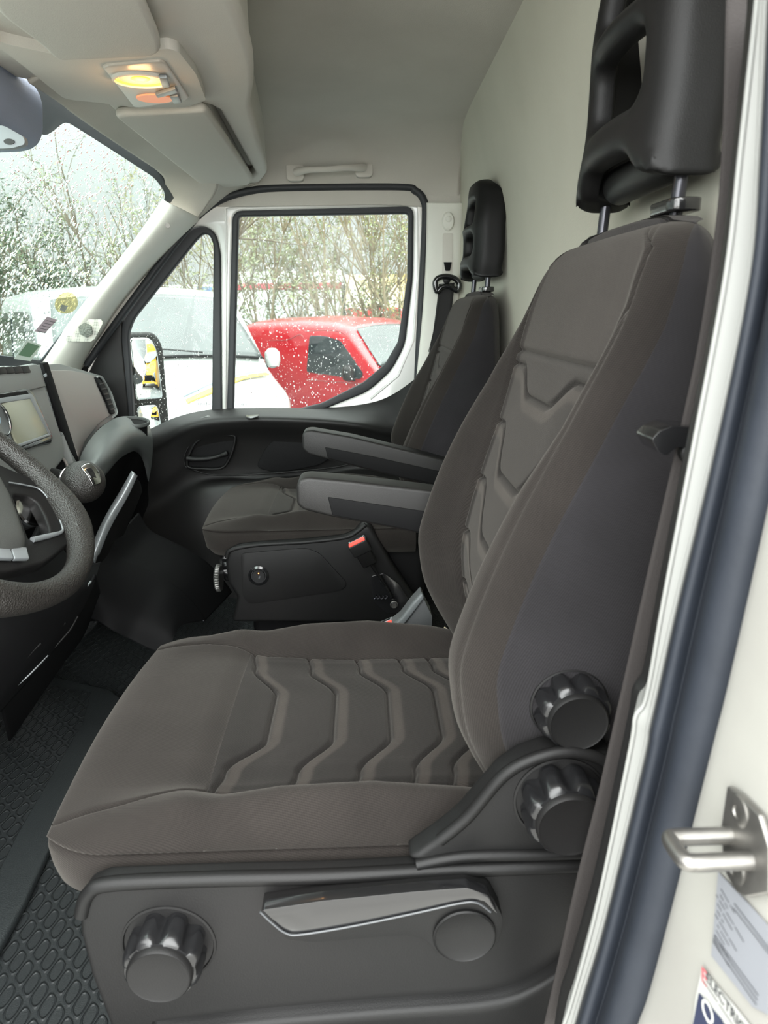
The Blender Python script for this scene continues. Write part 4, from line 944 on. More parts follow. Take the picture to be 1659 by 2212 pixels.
# open driver's door, door sill and front pillar beside the camera (only their shade reaches the picture)
dd = ext('door_2', [(-.86, .40, .12), (-.95, -.72, .12), (-.95, -.72, .98), (-.86, .40, .98)], (-.06, 0, 0), M['white'], bv=.015, kind=STR)
ext('door_lining', [(-.845, .38, .14), (-.93, -.70, .14), (-.93, -.70, .95), (-.845, .38, .95)], (-.03, 0, 0), M['blk_soft'], dd, bv=.01)
for a, b in (((-.86, .38, .96), (-.80, .36, 1.12)), ((-.80, .36, 1.12), (-.62, .30, 1.50)), ((-.62, .30, 1.50), (-.72, -.55, 1.50)), ((-.72, -.55, 1.50), (-.94, -.70, .96))):
    tube('door_window_frame', [a, b], .025, M['white'], dd)
box('trim_6', (-.35, .43, .20), (1.3, .06, .20), M['white'], None, bv=.02, kind=STR)
ext('trim_7', [(-1.14, .44, .1), (-.80, .44, .1), (-.74, .44, .6), (-.80, .44, 1.0), (-1.14, .44, 1.0)], (0, .05, 0), M['blk_soft'], bv=.01, kind=STR)
# ================================================================== BELTS, BUCKLES, SMALL THINGS
def ribbon(name, mids, wvec, th, m, parent, n=60):
    P = cr(mids, n); W = cr(wvec, n) if isinstance(wvec, list) else [Vector(wvec)]*n
    return gridmesh(name, [[p-w for p, w in zip(P, W)], [p for p in P], [p+w for p, w in zip(P, W)]], m, parent, th=th, nv=n, nu=5)
bt = thing('seat_belt', 'grey-brown belt hanging down along the near door pillar', 'seat belt', tuple(at(1400, 1400, Y=.5)))
BLp = [(1572, -120), (1568, 0), (1560, 300), (1545, 493), (1512, 720), (1475, 900), (1448, 1020), (1400, 1230), (1340, 1500), (1290, 1720), (1245, 1900), (1205, 2080), (1165, 2260), (1140, 2400)]
BRp = [(1660, -120), (1655, 0), (1640, 300), (1620, 493), (1585, 720), (1548, 900), (1520, 1020), (1480, 1230), (1420, 1500), (1380, 1720), (1335, 1900), (1300, 2080), (1262, 2260), (1230, 2400)]
gridmesh('webbing', [[at(x, y, Y=.50) for x, y in BLp], [at((x+a)/2, (y+b)/2, Y=.4975) for (x, y), (a, b) in zip(BLp, BRp)], [at(a, b, Y=.50) for a, b in BRp]], M['belt'], bt, th=.0014, nv=90, nu=7)
gl1 = ext('belt_guide', [at(x, y, Y=.488) for x, y in roundpoly([(1408, 950), (1424, 932), (1455, 920), (1520, 925), (1530, 960), (1500, 968), (1462, 966), (1440, 985), (1424, 978)], 6)], (0, .03, 0), M['blk_gloss'], bt, bv=.004, seg=4)
lathe('guide_bolt', at(1492, 978, Y=.492), (0, -1, 0), [(.008, -.004), (.008, .003), (.006, .005), (.001, .0052)], M['blk'], gl1, seg=24)
pb_ = thing('seat_belt', 'black belt hanging from its loop on the far door pillar', 'seat belt', tuple(at(950, 700, Y=2.33)))
ribbon('webbing', [at(965, 612, Y=2.335), at(960, 660, Y=2.33), at(950, 730, Y=2.325), at(935, 800, Y=2.30), at(915, 900, Y=2.28)], Vector((.025, 0, .002)), .0016, M['belt_k'], pb_)
rp = cr([at(x, y, Y=2.325) for x, y in ((940, 610), (948, 600), (965, 597), (983, 602), (992, 614), (988, 628), (978, 622), (964, 618), (952, 622), (944, 630))], 50, True)
lp = tube('belt_loop', rp, .0085, M['blk_gloss'], pb_, closed=True, seg=12)
lathe('loop_bolt', at(965, 604, Y=2.335), (0, -1, 0), [(.012, -.006), (.012, .004), (.008, .006), (.001, .0062)], M['blk'], lp, seg=24)
tube('webbing_hem', cr([at(949, 640, Y=2.322), at(940, 700, Y=2.318), at(926, 760, Y=2.31)], 20), .0012, M['blk'], pb_)

def buckle(top, ax, wv, label, w=.024, L=.075, d=.013):
    ax = Vector(ax).normalized(); wv = Vector(wv); wv = (wv-ax*ax.dot(wv)).normalized(); dv = ax.cross(wv); top = Vector(top)
    t = thing('belt_buckle', label, 'buckle', tuple(top-ax*L))
    def Q(a, b, c): return top + wv*a + dv*b - ax*c
    ext('buckle_body', [Q(a, b, L) for a, b in ((-w*.78, -d*.8), (w*.78, -d*.8), (w*.78, d*.8), (-w*.78, d*.8))], ax*(L-.001), M['blk'], t, bv=.004)
    ext('buckle_body', [Q(a, b, .035) for a, b in ((-w, -d), (w, -d), (w, d), (-w, d))], ax*.034, M['blk_soft'], t, bv=.003)
    ext('release_button', [Q(a, b, .004) for a, b in ((-w*.88, -d*.85), (w*.88, -d*.85), (w*.88, d*.05), (w*.7, d*.3), (-w*.7, d*.3), (-w*.88, d*.05))], ax*.0055, M['red'], t, bv=.0012)
    ext('tongue_slot', [Q(a, b, .002) for a, b in ((-w*.8, d*.35), (w*.8, d*.35), (w*.9, d*.85), (-w*.9, d*.85))], ax*.0028, M['silver'], t, bv=.0006)
    ext('tongue_slot', [Q(a, b, .001) for a, b in ((-w*.65, d*.48), (w*.65, d*.48), (w*.7, d*.74), (-w*.7, d*.74))], ax*.0022, M['blk_dark'], t, bv=.0)
    tube('buckle_stalk', cr([Q(0, 0, L-.005), Q(.002, 0, L+.03), Q(.004, 0, L+.075)], 12), .007, M['blk'], t, flat=.5)
    return t
buckle(at(770, 1169, Y=1.635), (-.42, -.22, .85), (.9, 0, .42), 'black belt buckle with red button below the armrests, on the far seat')
buckle(at(832, 1348, Y=1.235), (-.35, -.3, .85), (.9, 0, .45), 'belt buckle with red button half hidden behind the near seat cushion', w=.018)
# seat hinge hardware of the passenger seat, visible through the slot of its base cover
hd_ = extpx('hinge_plate', roundpoly([(800, 1245), (830, 1238), (862, 1262), (885, 1300), (880, 1325), (835, 1325), (806, 1300)], 8), 1.682, .006, M['blk_gloss'], ps, bv=.001)
hb_ = lathe('hinge_bolt', at(851, 1306, Y=1.681), (0, -1, 0), [(.0095, -.004), (.0095, .004), (.007, .006), (.006, .003), (.001, .003)], M['post'], hd_, seg=24)
lathe('bolt_rim', at(851, 1306, Y=1.676), (0, -1, 0), [(.0098, -.001), (.0098, .001), (.0088, .0014), (.0084, 0)], M['steel'], hd_, seg=32)
tube('hinge_spring', [at(808+2*k+3*math.sin(k*1.6), 1290+4*math.cos(k*1.6), Y=1.676) for k in range(16)], .0016, M['post'], hd_)
tube('hinge_arm', cr([at(822, 1254, Y=1.675), at(836, 1270, Y=1.673), at(846, 1290, Y=1.675)], 12), .007, M['blk'], hd_, flat=.5)
# grey bracket and scrap of paper between the seats
bk = thing('lever_bracket', 'light grey plastic lever cover rising between the two seats', 'cover', tuple(at(890, 1370, Y=1.22)))
extpx('lever_shell', roundpoly([(845, 1356), (868, 1338), (890, 1308), (912, 1284), (922, 1308), (934, 1332), (932, 1362), (918, 1374), (880, 1364), (856, 1360)], 5), 1.205, .04, mat('bracket_grey', '#454748', .6, bump=(500, .2)), bk, bv=.005)
extpx('lever_flange', [(845, 1354), (868, 1336), (890, 1306), (912, 1282), (917, 1292), (898, 1318), (876, 1346), (854, 1362)], 1.198, .012, mat('bracket_edge', '#55595a', .55), bk, bv=.003)
pp = tag(extpx('paper_scrap', [(947, 1372), (961, 1354), (972, 1363), (980, 1388), (964, 1388)], 1.16, .002, M['cream_paper'], None, bv=.0004), 'small cream paper scrap tucked behind the near seat cushion', 'paper')
# door striker
from mathutils.bvhtree import BVHTree
_jm = jamb_o.data; _bv = BVHTree.FromPolygons([v.co.copy() for v in _jm.vertices], [tuple(p.vertices) for p in _jm.polygons])
def JX(px, py, off=0.0):
    """the point of the jamb surface on this sight line, lifted off it a little"""
    d = Vector(ray(px, py)).normalized(); h, n, i, dist = _bv.ray_cast(Vector(CAM), d)
    if h is None: return at(px, py, X=.24)
    if n.dot(d) > 0: n = -n
    return h + n*(off+.0022)
sk = thing('door_striker', 'shiny steel door striker loop bolted to the white pillar', 'striker', tuple(JX(1625, 1830)))
c_ = JX(1628, 1830); 
nJ = Vector((-1, 0, 0)); uJ = Vector((0, -1, 0)); zJ = Vector((0, 0, 1))
a1, a2, a3 = JX(1600, 1720), JX(1659, 1800), JX(1620, 1930)
plate = [JX(x, y, .001) for x, y in ((1597, 1697), (1622, 1715), (1668, 1760), (1690, 1830), (1690, 1930), (1640, 1938), (1618, 1928), (1590, 1880), (1583, 1790))]
sp_ = ext('striker_plate', plate, nJ*.004, M['steel'], sk, bv=.0012)
hA, hB = JX(1602, 1806, .004), JX(1648, 1860, .004)
q = nJ*.034
lpth = [hA, hA+q*.85, hA+q*.85+(hA-hB)*-.12+nJ*.004, hB+q*.85+(hB-hA)*-.12+nJ*.004, hB+q*.85, hB]
tube('striker_loop', cr([hA, hA+q*.5, hA+q*.86, hA+q+(hB-hA)*.12, hB+q-(hB-hA)*.12, hB+q*.86, hB+q*.5, hB], 60), .0046, M['steel'], sk, seg=16)
for x, y in ((1622, 1755), (1614, 1878)):
    s_ = lathe('striker_screw', JX(x, y, .004), nJ, [(.0085, 0), (.0085, .001), (.006, .0018), (.0035, .0018), (.003, .0006), (.001, .0006)], M['steel'], sp_, seg=24)
# labels on the jamb
def decal(name, corners, m, label, off=.0006):
    p = [JX(x, y, off) for x, y in corners]
    return tag(ext(name, p, nJ*.0004, m, None, bv=0), label, 'sticker')
lab1 = decal('approval_label', [(1563, 1884), (1622, 1945), (1700, 2030), (1690, 2200), (1638, 2175), (1548, 2065)], mat('label_grey', '#7b7d82', .5), 'pale grey data label with small print under the door striker')
ink = mat('label_ink', '#2a2c30', .6)
def jline(par, p, q, w, m=ink, off=.0014):
    a, b = JX(*p, off), JX(*q, off); d = Vector((0, 0, w))
    return ext('printed_line', [a-d, b-d, b+d, a+d], nJ*.0002, m, par, bv=0)
def jtext(par, s, size, o, e, m=ink, name='printed_text', off=.0014):
    a, b = JX(*o, off), JX(*e, off); x = (b-a); M4 = basis(x, (0, 0, 1), (a+b)/2)
    return text(name, s, size, M4, m, par, .0001)
for k in range(10):
    x0, y0 = 1565-k*1.6, 1915+k*12.5
    L = [62, 40, 85, 55, 30, 72, 60, 45, 75, 60][k]
    a = JX(x0, y0, .0012); b = JX(x0+L*.63, y0+L, .0012)
    jtext(lab1, ['------- ----', '--- ---', '-- ----- ------ -------', '---- --------', '--- --', '--- ------- ------', '-- -------', '-------', '--- ---- ------', '-------- ----'][k], .0040, (x0+3, y0), (x0+L*.63, y0+L))
for k, (p, q) in enumerate((((1600, 1952), (1680, 2055)), ((1598, 1962), (1680, 2065)), ((1556, 2020), (1652, 2150)), ((1555, 2026), (1650, 2160)), ((1553, 2034), (1648, 2170)))):
    jline(lab1, p, q, .00018)
lab2 = decal('electric_sticker', [(1528, 2092), (1600, 2175), (1660, 2250), (1640, 2420), (1500, 2260), (1515, 2150)], mat('label_white', '#a6a6a2', .5), 'white and navy sticker reading ELECTRIC at the lower right corner')
ext('navy_field', [JX(x, y, .0012) for x, y in ((1523, 2145), (1570, 2200), (1600, 2250), (1590, 2400), (1500, 2260))], nJ*.0003, mat('navy', '#2b3046', .5), lab2, bv=0)
jtext(lab2, 'ELECTRIC', .0085, (1552, 2128), (1606, 2205))
jtext(lab2, 'E', .013, (1527, 2102), (1540, 2120), mat('label_red', '#b5535a', .5), 'red_logo')
jtext(lab2, '---------- ---------', .0045, (1532, 2118), (1596, 2212))
jtext(lab2, 'Q', .016, (1535, 2175), (1552, 2200), M['white'], 'white_symbol', .002)

# papers and stickers on the inside of the windscreen
def wpt(px, py, off=-.004): 
    y, s = W2(px, py); return Wmap(Vector((y, s, 0)), off if WN.x < 0 else -off)
WI = 1 if WN.x > 0 else -1
def wtag(name, pts, m, label, cat='sticker'):
    p = [wpt(x, y) for x, y in pts]
    p = [a + WN*WI*.003 for a in p]
    return tag(ext(name, p, WN*WI*.0006, m, None, bv=0), label, cat)
ov = [(141+24*math.cos(a)*.95+10*math.sin(a), 653-10*math.cos(a)*1.2+20*math.sin(a)) for a in np.linspace(0, 2*math.pi, 28)[:-1]]
s1 = wtag('oval_sticker', ov, thin_glass('oval_film', (.78, .72, .52, 1), .02), 'translucent yellow oval sticker on the windscreen near the pillar')
ext('sticker_print', [wpt(x, y)+WN*WI*.0045 for x, y in ((131, 656), (145, 660), (138, 672), (126, 668))], WN*WI*.0003, mat('oval_print', '#8f9590', .6), s1, bv=0)
s2 = wtag('pink_slip', [(72, 714), (100, 682), (122, 690), (96, 719)], mat('pink_paper', '#b4a3ad', .8), 'small mauve paper slip in the lower corner of the windscreen', 'paper')
ext('slip_holder', [wpt(x, y)+WN*WI*.0015 for x, y in ((66, 722), (100, 676), (128, 688), (98, 727))], WN*WI*.0004, thin_glass('clear_film', (.93, .95, .93, 1), .05), s2, bv=0)
for k in range(5):
    ext('slip_print', [wpt(78+k*5+a, 712-k*5.5+b)+WN*WI*.0042 for a, b in ((0, 0), (20, 5), (20, 6), (0, 1))], WN*WI*.0002, ink, s2, bv=0)
s3 = wtag('green_slip', [(37, 765), (58, 738), (84, 747), (63, 771)], mat('green_paper', '#5f7c62', .8), 'dark green permit card standing on the dash against the windscreen', 'paper')
ext('card_border', [wpt(x, y)+WN*WI*.0018 for x, y in ((28, 774), (56, 733), (90, 745), (66, 780))], WN*WI*.0004, mat('card_white', '#c9d0c8', .8), s3, bv=0)

# lettering etched on the side glasses, read from outside so mirrored in here
def glass_text(s, px, py, size, par, name='etched_text'):
    return text(name, s, size, basis((-1, 0, 0), (0, 0, 1), at(px, py, Y=2.436)), mat('glass_ink', '#3a4045', .5) if 'glass_ink' not in bpy.data.materials else bpy.data.materials['glass_ink'], par, .0002)
for s, x, y, z_ in (('IVECO', 442, 872, .016), ('- ------ -----', 444, 879, .012), ('--- ------', 444, 885, .012)): glass_text(s, x, y, z_, door)
for s, x, y, z_ in (('IVECO', 522, 875, .016),): glass_text(s, x, y, z_, door)
# raindrops
def drops(name, spots, label, frame):
    """spots: (centre, r, stretch); frame: (u, v, outward)"""
    u, v, n = [np.array(a) for a in frame]; V = []; Fc = []
    SEG = 8; rings = ((1.0, 0.0), (.86, .42), (.5, .68))
    ang = np.linspace(0, 2*np.pi, SEG, endpoint=False)
    base_f = []
    for i in range(2):
        for k in range(SEG): base_f.append((i*SEG+k, i*SEG+(k+1) % SEG, (i+1)*SEG+(k+1) % SEG, (i+1)*SEG+k))
    for k in range(SEG): base_f.append((2*SEG+k, 2*SEG+(k+1) % SEG, 3*SEG))
    base_f.append(tuple(range(SEG))[::-1])
    for c, r, st in spots:
        o = len(V); c = np.array(c); j = 1+.18*np.sin(ang*2+c[0]*900)+.1*np.sin(ang*3+c[2]*700)
        for s, h in rings:
            for k in range(SEG): V.append(c+u*(math.cos(ang[k])*r*s*j[k])+v*(math.sin(ang[k])*r*s*st*j[k])+n*(h*r*.75))
        V.append(c+n*(r*.58)+v*(-.15*r))
        Fc += [tuple(i+o for i in f) for f in base_f]
    ob = mesh_obj(name, V, Fc, M['water'], None, 180)
    return tag(ob, label, 'raindrops', kind='stuff')
def inside(P, x, y):
    c = False; n = len(P); j = n-1
    for i in range(n):
        if (P[i][1] > y) != (P[j][1] > y) and x < (P[j][0]-P[i][0])*(y-P[i][1])/(P[j][1]-P[i][1])+P[i][0]: c = not c
        j = i
    return c
R_ = random.Random(7)
def fill(P, n, rmin, rmax, mk, bias=0, st=(1, 1.3)):
    xs = [p[0] for p in P]; ys = [p[1] for p in P]; out = []
    while len(out) < n:
        x, y = R_.uniform(min(xs), max(xs)), R_.uniform(min(ys), max(ys))
        if not inside(P, x, y): continue
        if bias and R_.random() < bias*(y-min(ys))/(max(ys)-min(ys)): continue
        out.append((mk(x, y), rmin+(rmax-rmin)*R_.random()**2.6, R_.uniform(*st)))
    return out
drops('raindrops', fill(ri, 2000, .0006, .0025, lambda x, y: (x, 2.4425, y), .45), 'beads of rain on the large door window', ((1, 0, 0), (0, 0, 1), (0, 1, 0)))
drops('raindrops', fill(qi, 1400, .0005, .0021, lambda x, y: (x, 2.4425, y), .2), 'beads of rain on the narrow quarter window', ((1, 0, 0), (0, 0, 1), (0, 1, 0)))
WO = -WN*WI
half = [(a, b) for a, b in frit_hole]
mn_ = min(p[0] for p in half)
reg = [(max(a, 1.28), b) for a, b in half]
def wmk(y, s): return tuple(Wmap(Vector((y, s, 0)), 0)+WO*.0035)
drops('raindrops', fill(reg, 7500, .0009, .0040, wmk, 0, (1.0, 2.0)), 'dense rain beads running down the windscreen', ((0, 1, 0), tuple(SV), tuple(WO)))
# ================================================================== OUTSIDE
GZ = -.78
asph = mat('wet_asphalt', '#6f7374', .5, var=(3, '#7f8283'), bump=(60, .3)); bounce = mat('pale_bounce_ground', '#a5a39e', .7, var=(3, '#96948f'), bump=(60, .3))  # unseen ground on the driver's side is made pale to bounce light upward
ext('ground', [(-60, 2.75, GZ), (70, 2.75, GZ), (70, 70, GZ), (-60, 70, GZ)], (0, 0, -.05), asph, bv=0, kind=STR)
ext('ground', [(-60, -40, GZ), (70, -40, GZ), (70, 2.75, GZ), (-60, 2.75, GZ)], (0, 0, -.05), bounce, bv=0, kind=STR)
scene.objects['ground'].name = 'floor_outside'; scene.objects['ground.001'].name = 'floor_outside.001'
dark_glass = mat('dark_car_glass', '#1d2426', .06, coat=.6)
pale_glass = mat('pale_car_glass', '#2c3131', .12, coat=.5, var=(1.4, '#3a4140'))
tyre = mat('tyre', '#1b1b1c', .8)
def vehicle(name, label, cat, x, y, yaw, top, hw, body, glass_f, z0=GZ, sill=.35, ws=None, side_glass=(), stripes=(), sc=1.0, wheels=(-1.5, 1.5), wr=.34, W=.98, crown=.05, tum=.10, mirror=None, group=None):
    """top: (x, z above ground) roof profile, front = +x"""
    ca, sa = math.cos(yaw), math.sin(yaw)
    t = thing(name, label, cat, (x, y, z0), group)
    def G(p): return Vector((x+ca*p[0]*sc-sa*p[1]*sc, y+sa*p[0]*sc+ca*p[1]*sc, z0+p[2]*sc))
    tx, tz = [p[0] for p in top], [p[1] for p in top]
    def zt(u): return interp(u, tx, tz)
    def half(u, z):
        w_ = W*interp(u, [p[0] for p in hw], [p[1] for p in hw]); return w_*(1-tum*max(0, (z-1.0))**1.5)
    def side(u, z): return half(u, z)
    R = []
    us = np.linspace(tx[0], tx[-1], 90)
    for u in us:
        Z = zt(u); r = min(.16, max(.02, (Z-sill)*.3)); row = []
        for z in np.linspace(sill, Z-r, 10): row.append((u, -side(u, z), z))
        w0 = side(u, Z-r)
        for a in np.linspace(0, math.pi/2, 6)[1:]: row.append((u, -(w0-r+r*math.cos(a)), Z-r+r*math.sin(a)))
        for b in np.linspace(-1, 1, 13)[1:-1]: row.append((u, (w0-r)*b, Z+crown*(1-b*b)))
        for a in np.linspace(math.pi/2, 0, 6)[:-1]: row.append((u, w0-r+r*math.cos(a), Z-r+r*math.sin(a)))
        for z in np.linspace(Z-r, sill, 10): row.append((u, side(u, z), z))
        R.append([G(p) for p in row])
    V = [p for r_ in R for p in r_]; nW = len(R[0]); Fc = []
    for i in range(len(R)-1):
        for j in range(nW-1): Fc.append((i*nW+j, i*nW+j+1, (i+1)*nW+j+1, (i+1)*nW+j))
    Fc.append(tuple(range(nW))[::-1]); Fc.append(tuple((len(R)-1)*nW+j for j in range(nW)))
    mesh_obj('body', V, Fc, body, t, 50)
    if ws:
        (u0, u1, f0, f1) = ws; rows = []
        for k in range(9):
            u = u0+(u1-u0)*k/8; f = f0+(f1-f0)*k/8; w_ = side(u, zt(u)-.1)*f
            rows.append([G((u+.02, w_*b, zt(u)+crown*(1-b*b)+.012)) for b in np.linspace(-1, 1, 13)])
        gridmesh('windscreen', rows, glass_f, t, th=.01, nv=24, nu=14)
        gridmesh('cowl', [[G((u1+d, side(u1, zt(u1)-.1)*f1*b, zt(u1)+crown*(1-b*b)+.018-d*.3)) for b in np.linspace(-1, 1, 13)] for d in (-.05, .0, .06)], M['blk_dark'], t, th=.01, nv=24, nu=4)
    for s, poly, gm in side_glass:
        for sg in s:
            pts = [G((u, sg*(side(u, z)+.004), z)) for u, z in roundpoly(poly, .05, 4)]
            ext('side_window', pts, (G((0, sg*.01, 0))-G((0, 0, 0))), gm, t, bv=0)
    for wx in wheels:
        for sg in (-1, 1):
            c = G((wx, sg*W*.93, wr)); axv = (G((0, sg, 0))-G((0, 0, 0))).normalized()
            wl_ = lathe('wheel', c-axv*.16, axv, [(wr*.7, 0), (wr*sc, .01), (wr*sc, .18), (wr*.8*sc, .2), (wr*.62*sc, .19), (wr*.6*sc, .16), (.001, .17)], tyre, t, seg=32)
            lathe('rim', c+axv*.005, axv, [(wr*.58*sc, 0), (wr*.55*sc, .012), (.06, .03), (.001, .03)], M['silver'], wl_, seg=24)
    if mirror:
        for sg, m_ in mirror[1]:
            u, z, s_ = mirror[0]
            c = (u, sg*(side(u, z)+.14), z)
            o = lathe('door_mirror', G(c)-Vector((0, 0, .11)), (0, 0, 1), [(.03, 0), (.085*s_, .03), (.10*s_, .10), (.095*s_, .18), (.05*s_, .225), (.001, .23)], m_, t, seg=24, sq=.7)
            tube('mirror_arm', [G((u-.02, sg*side(u, z-.05), z-.10)), G(c)-Vector((0, 0, .06))], .02, M['blk'], o)
    return t, G, side, zt
white2 = mat('white_car_paint', '#9a9e9b', .25, coat=.6)
redp = mat('red_car_paint', '#8c111a', .25, coat=.7)
T, G1, side1, zt1 = vehicle('parked_van', 'white van parked ahead, facing with its windscreen towards the quarter window', 'van', -2.43, 8.25, -1.05,
    [(-3.6, 1.50), (-3.5, 1.76), (-3.2, 1.84), (-1.0, 1.84), (-.25, 1.81), (0.0, 1.75), (.7, 1.15), (.9, 1.08), (1.25, .99), (1.5, .86), (1.62, .65), (1.66, .4)],
    [(-3.6, .92), (-3.3, 1), (0, 1), (.8, .97), (1.3, .90), (1.62, .72), (1.66, .7)], white2, pale_glass, ws=(0.03, .66, .84, .93), sc=1.17,
    side_glass=[((-1, 1), [(-.42, 1.12), (-.42, 1.64), (-.07, 1.62), (.44, 1.20), (.42, 1.10)], dark_glass), ((-1, 1), [(-1.75, 1.12), (-1.75, 1.64), (-.52, 1.64), (-.52, 1.12)], dark_glass), ((-1, 1), [(-3.2, 1.12), (-3.2, 1.62), (-1.9, 1.64), (-1.9, 1.12)], dark_glass)],
    wheels=(-2.6, .75), W=1.0, mirror=((.42, 1.16, 1.3), [(1, white2), (-1, white2)]))
# stripe decal across the bonnet
def hood(u, b, d=.01): return G1((u, side1(u, zt1(u)-.1)*b, zt1(u)+.05*(1-b*b)+d))
gridmesh('bonnet_stripe', [[hood(u, b) for u, b in ((1.45, -.1), (1.3, .25), (1.12, .55), (1.0, .85))], [hood(u, b) for u, b in ((1.5, -.1), (1.36, .27), (1.18, .58), (1.06, .87))]], mat('yellow_stripe', '#d9b23c', .4), T, th=.004, nv=30, nu=4)
gridmesh('bonnet_stripe', [[hood(u, b) for u, b in ((1.40, -.1), (1.25, .25), (1.07, .55), (.95, .85))], [hood(u, b) for u, b in ((1.415, -.1), (1.265, .25), (1.085, .55), (.965, .85))]], mat('blue_stripe', '#5c6c7a', .4), T, th=.004, nv=30, nu=4)
tube('wiper', [hood(.70, -.5, .03), hood(.62, .0, .03), hood(.66, .35, .03)], .012, M['blk'], T)
T2, G2, side2, zt2 = vehicle('parked_van', 'small red van parked beyond the large door window', 'van', .366, 10.97, -.821,
    [(-2.95, 1.0), (-2.9, 1.45), (-2.72, 1.66), (-2.4, 1.72), (-1.2, 1.75), (-.35, 1.72), (0.0, 1.64), (.66, 1.08), (.85, 1.02), (1.35, .92), (1.6, .78), (1.68, .5)],
    [(-2.95, .9), (-2.6, .98), (0, 1), (.8, 1), (1.3, .93), (1.6, .8), (1.68, .75)], redp, pale_glass, ws=(.03, .60, .84, .93), side_glass=[((-1, 1), [(-.92, .98), (-.86, 1.52), (-.5, 1.52), (-.15, 1.46), (.36, 1.02), (.30, .94)], dark_glass)],
    wheels=(-2.1, .95), wr=.31, W=.82, tum=.13, mirror=((.18, 1.02, 1.25), [(-1, M['blk']), (1, M['blk'])]))
for L in ([(-2.7, 1.40), (-1.5, 1.44), (-1.0, 1.46), (-.95, .40)], [(-1.0, 1.58), (-.5, 1.60), (-.05, 1.54), (.5, 1.12), (.75, .95)], [(-.95, .86), (.4, .88)]):
    tube('body_crease', cr([G2((u, -side2(u, z)-.001, z)) for u, z in L], 30), .006, mat('red_groove', '#6d0d12', .4), T2)

# trees and bushes behind the cars
bark = mat('bark', '#544c3f', .9); bark2 = mat('pale_bark', '#6e6450', .9)
leafm = [mat('leaf_a', '#3b4832', .7), mat('leaf_b', '#6f7757', .7), mat('leaf_c', '#7a7a4a', .7)]
def tree(name, label, x, y, h, stems, seed, lm, bm_, spread=.5, leaves=9, sub=7, twigs=4, group='willow shrubs behind the parked vans', leafsz=.045):
    r = random.Random(seed); t = thing(name, label, 'tree', (x, y, GZ), group)
    bm = bmesh.new(); LV, LF = [], []
    def leaf(p):
        a = Vector((r.uniform(-1, 1), r.uniform(-1, 1), r.uniform(-.6, .6))).normalized(); b = a.cross(Vector((r.uniform(-1, 1), r.uniform(-1, 1), r.uniform(-1, 1)))).normalized()
        s = leafsz*r.uniform(.6, 1.3); o = len(LV)
        LV.extend([p, p+a*s+b*s*.28, p+a*s*2+Vector((0, 0, -.2*s)), p+a*s-b*s*.28]); LF.append((o, o+1, o+2)); LF.append((o, o+2, o+3))
    def grow(p, d, L, rad, lvl):
        n = 5; pts = [p]; q = p.copy(); dd = d.copy()
        for i in range(n):
            dd = (dd + Vector((r.gauss(0, .12), r.gauss(0, .12), r.gauss(.02, .08)))).normalized(); q = q+dd*L/n; pts.append(q.copy())
        tube_bm(bm, pts, [rad*(1-.75*i/n) for i in range(n+1)], 4 if lvl else 6)
        if lvl == 2:
            for k in range(leaves): leaf(pts[min(n, int(r.random()*n)+1)]+Vector((r.gauss(0, .03), r.gauss(0, .03), r.gauss(0, .03))))
            return
        for k in range(sub if lvl == 0 else twigs):
            f = r.uniform(.25, 1.0) if lvl == 0 else r.uniform(.1, 1)
            b = pts[int(f*n)]; nd = (dd*.9 + Vector((r.gauss(0, .5), r.gauss(0, .5), r.gauss(.15, .35)))).normalized()
            grow(b, nd, L*r.uniform(.3, .5), rad*.42, lvl+1)
    for s in range(stems):
        a = r.uniform(0, 2*math.pi); e = r.uniform(.1, spread)
        grow(Vector((x+r.gauss(0, .12), y+r.gauss(0, .12), GZ)), Vector((math.cos(a)*e, math.sin(a)*e, 1)).normalized(), h*r.uniform(.7, 1.05), .035*r.uniform(.6, 1.3), 0)
    me = bpy.data.meshes.new('branches'); bm.to_mesh(me); bm.free(); link('branches', me, bm_, t, 60)
    mesh_obj('leaves', LV, LF, lm, t, 0)
spots = [(-12.5, 13, 3.9, 10), (-10.3, 14, 3.9, 10), (-8.4, 12.6, 3.4, 9), (-6.6, 14, 3.5, 9), (-5.0, 15.5, 3.9, 8), (-3.3, 15, 4.6, 9), (-2.0, 16.5, 4.8, 9), (-.7, 15.2, 5.2, 11), (.55, 16, 5.0, 11), (1.8, 15.5, 5.2, 10), (3.2, 16.5, 5.0, 8), (-9.0, 17, 4.5, 8), (-4.2, 18, 4.8, 8)]
names_ = ['leftmost, behind the mirror housing', 'left part of the windscreen view', 'middle of the windscreen view', 'right part of the windscreen view', 'low, seen at the windscreen corner', 'seen through the quarter window', 'at the left edge of the door window', 'left of the middle of the door window', 'in the middle of the door window', 'right of the middle of the door window', 'at the right edge of the door window', 'tall, rear row in the windscreen view', 'tall, rear row behind the quarter window']
for i, (x, y, h, st) in enumerate(spots):
    wi = y < 14.1 or i in (11,)
    tree('willow_shrub', ('dense green' if wi else 'thin-leaved olive')+' shrub, '+names_[i], x, y, h, st, 40+i, leafm[0 if wi else (2 if i >= 9 else 1)], bark if i < 6 else bark2, .55, 24 if wi else 12, 8, 4, leafsz=.05 if wi else .042)
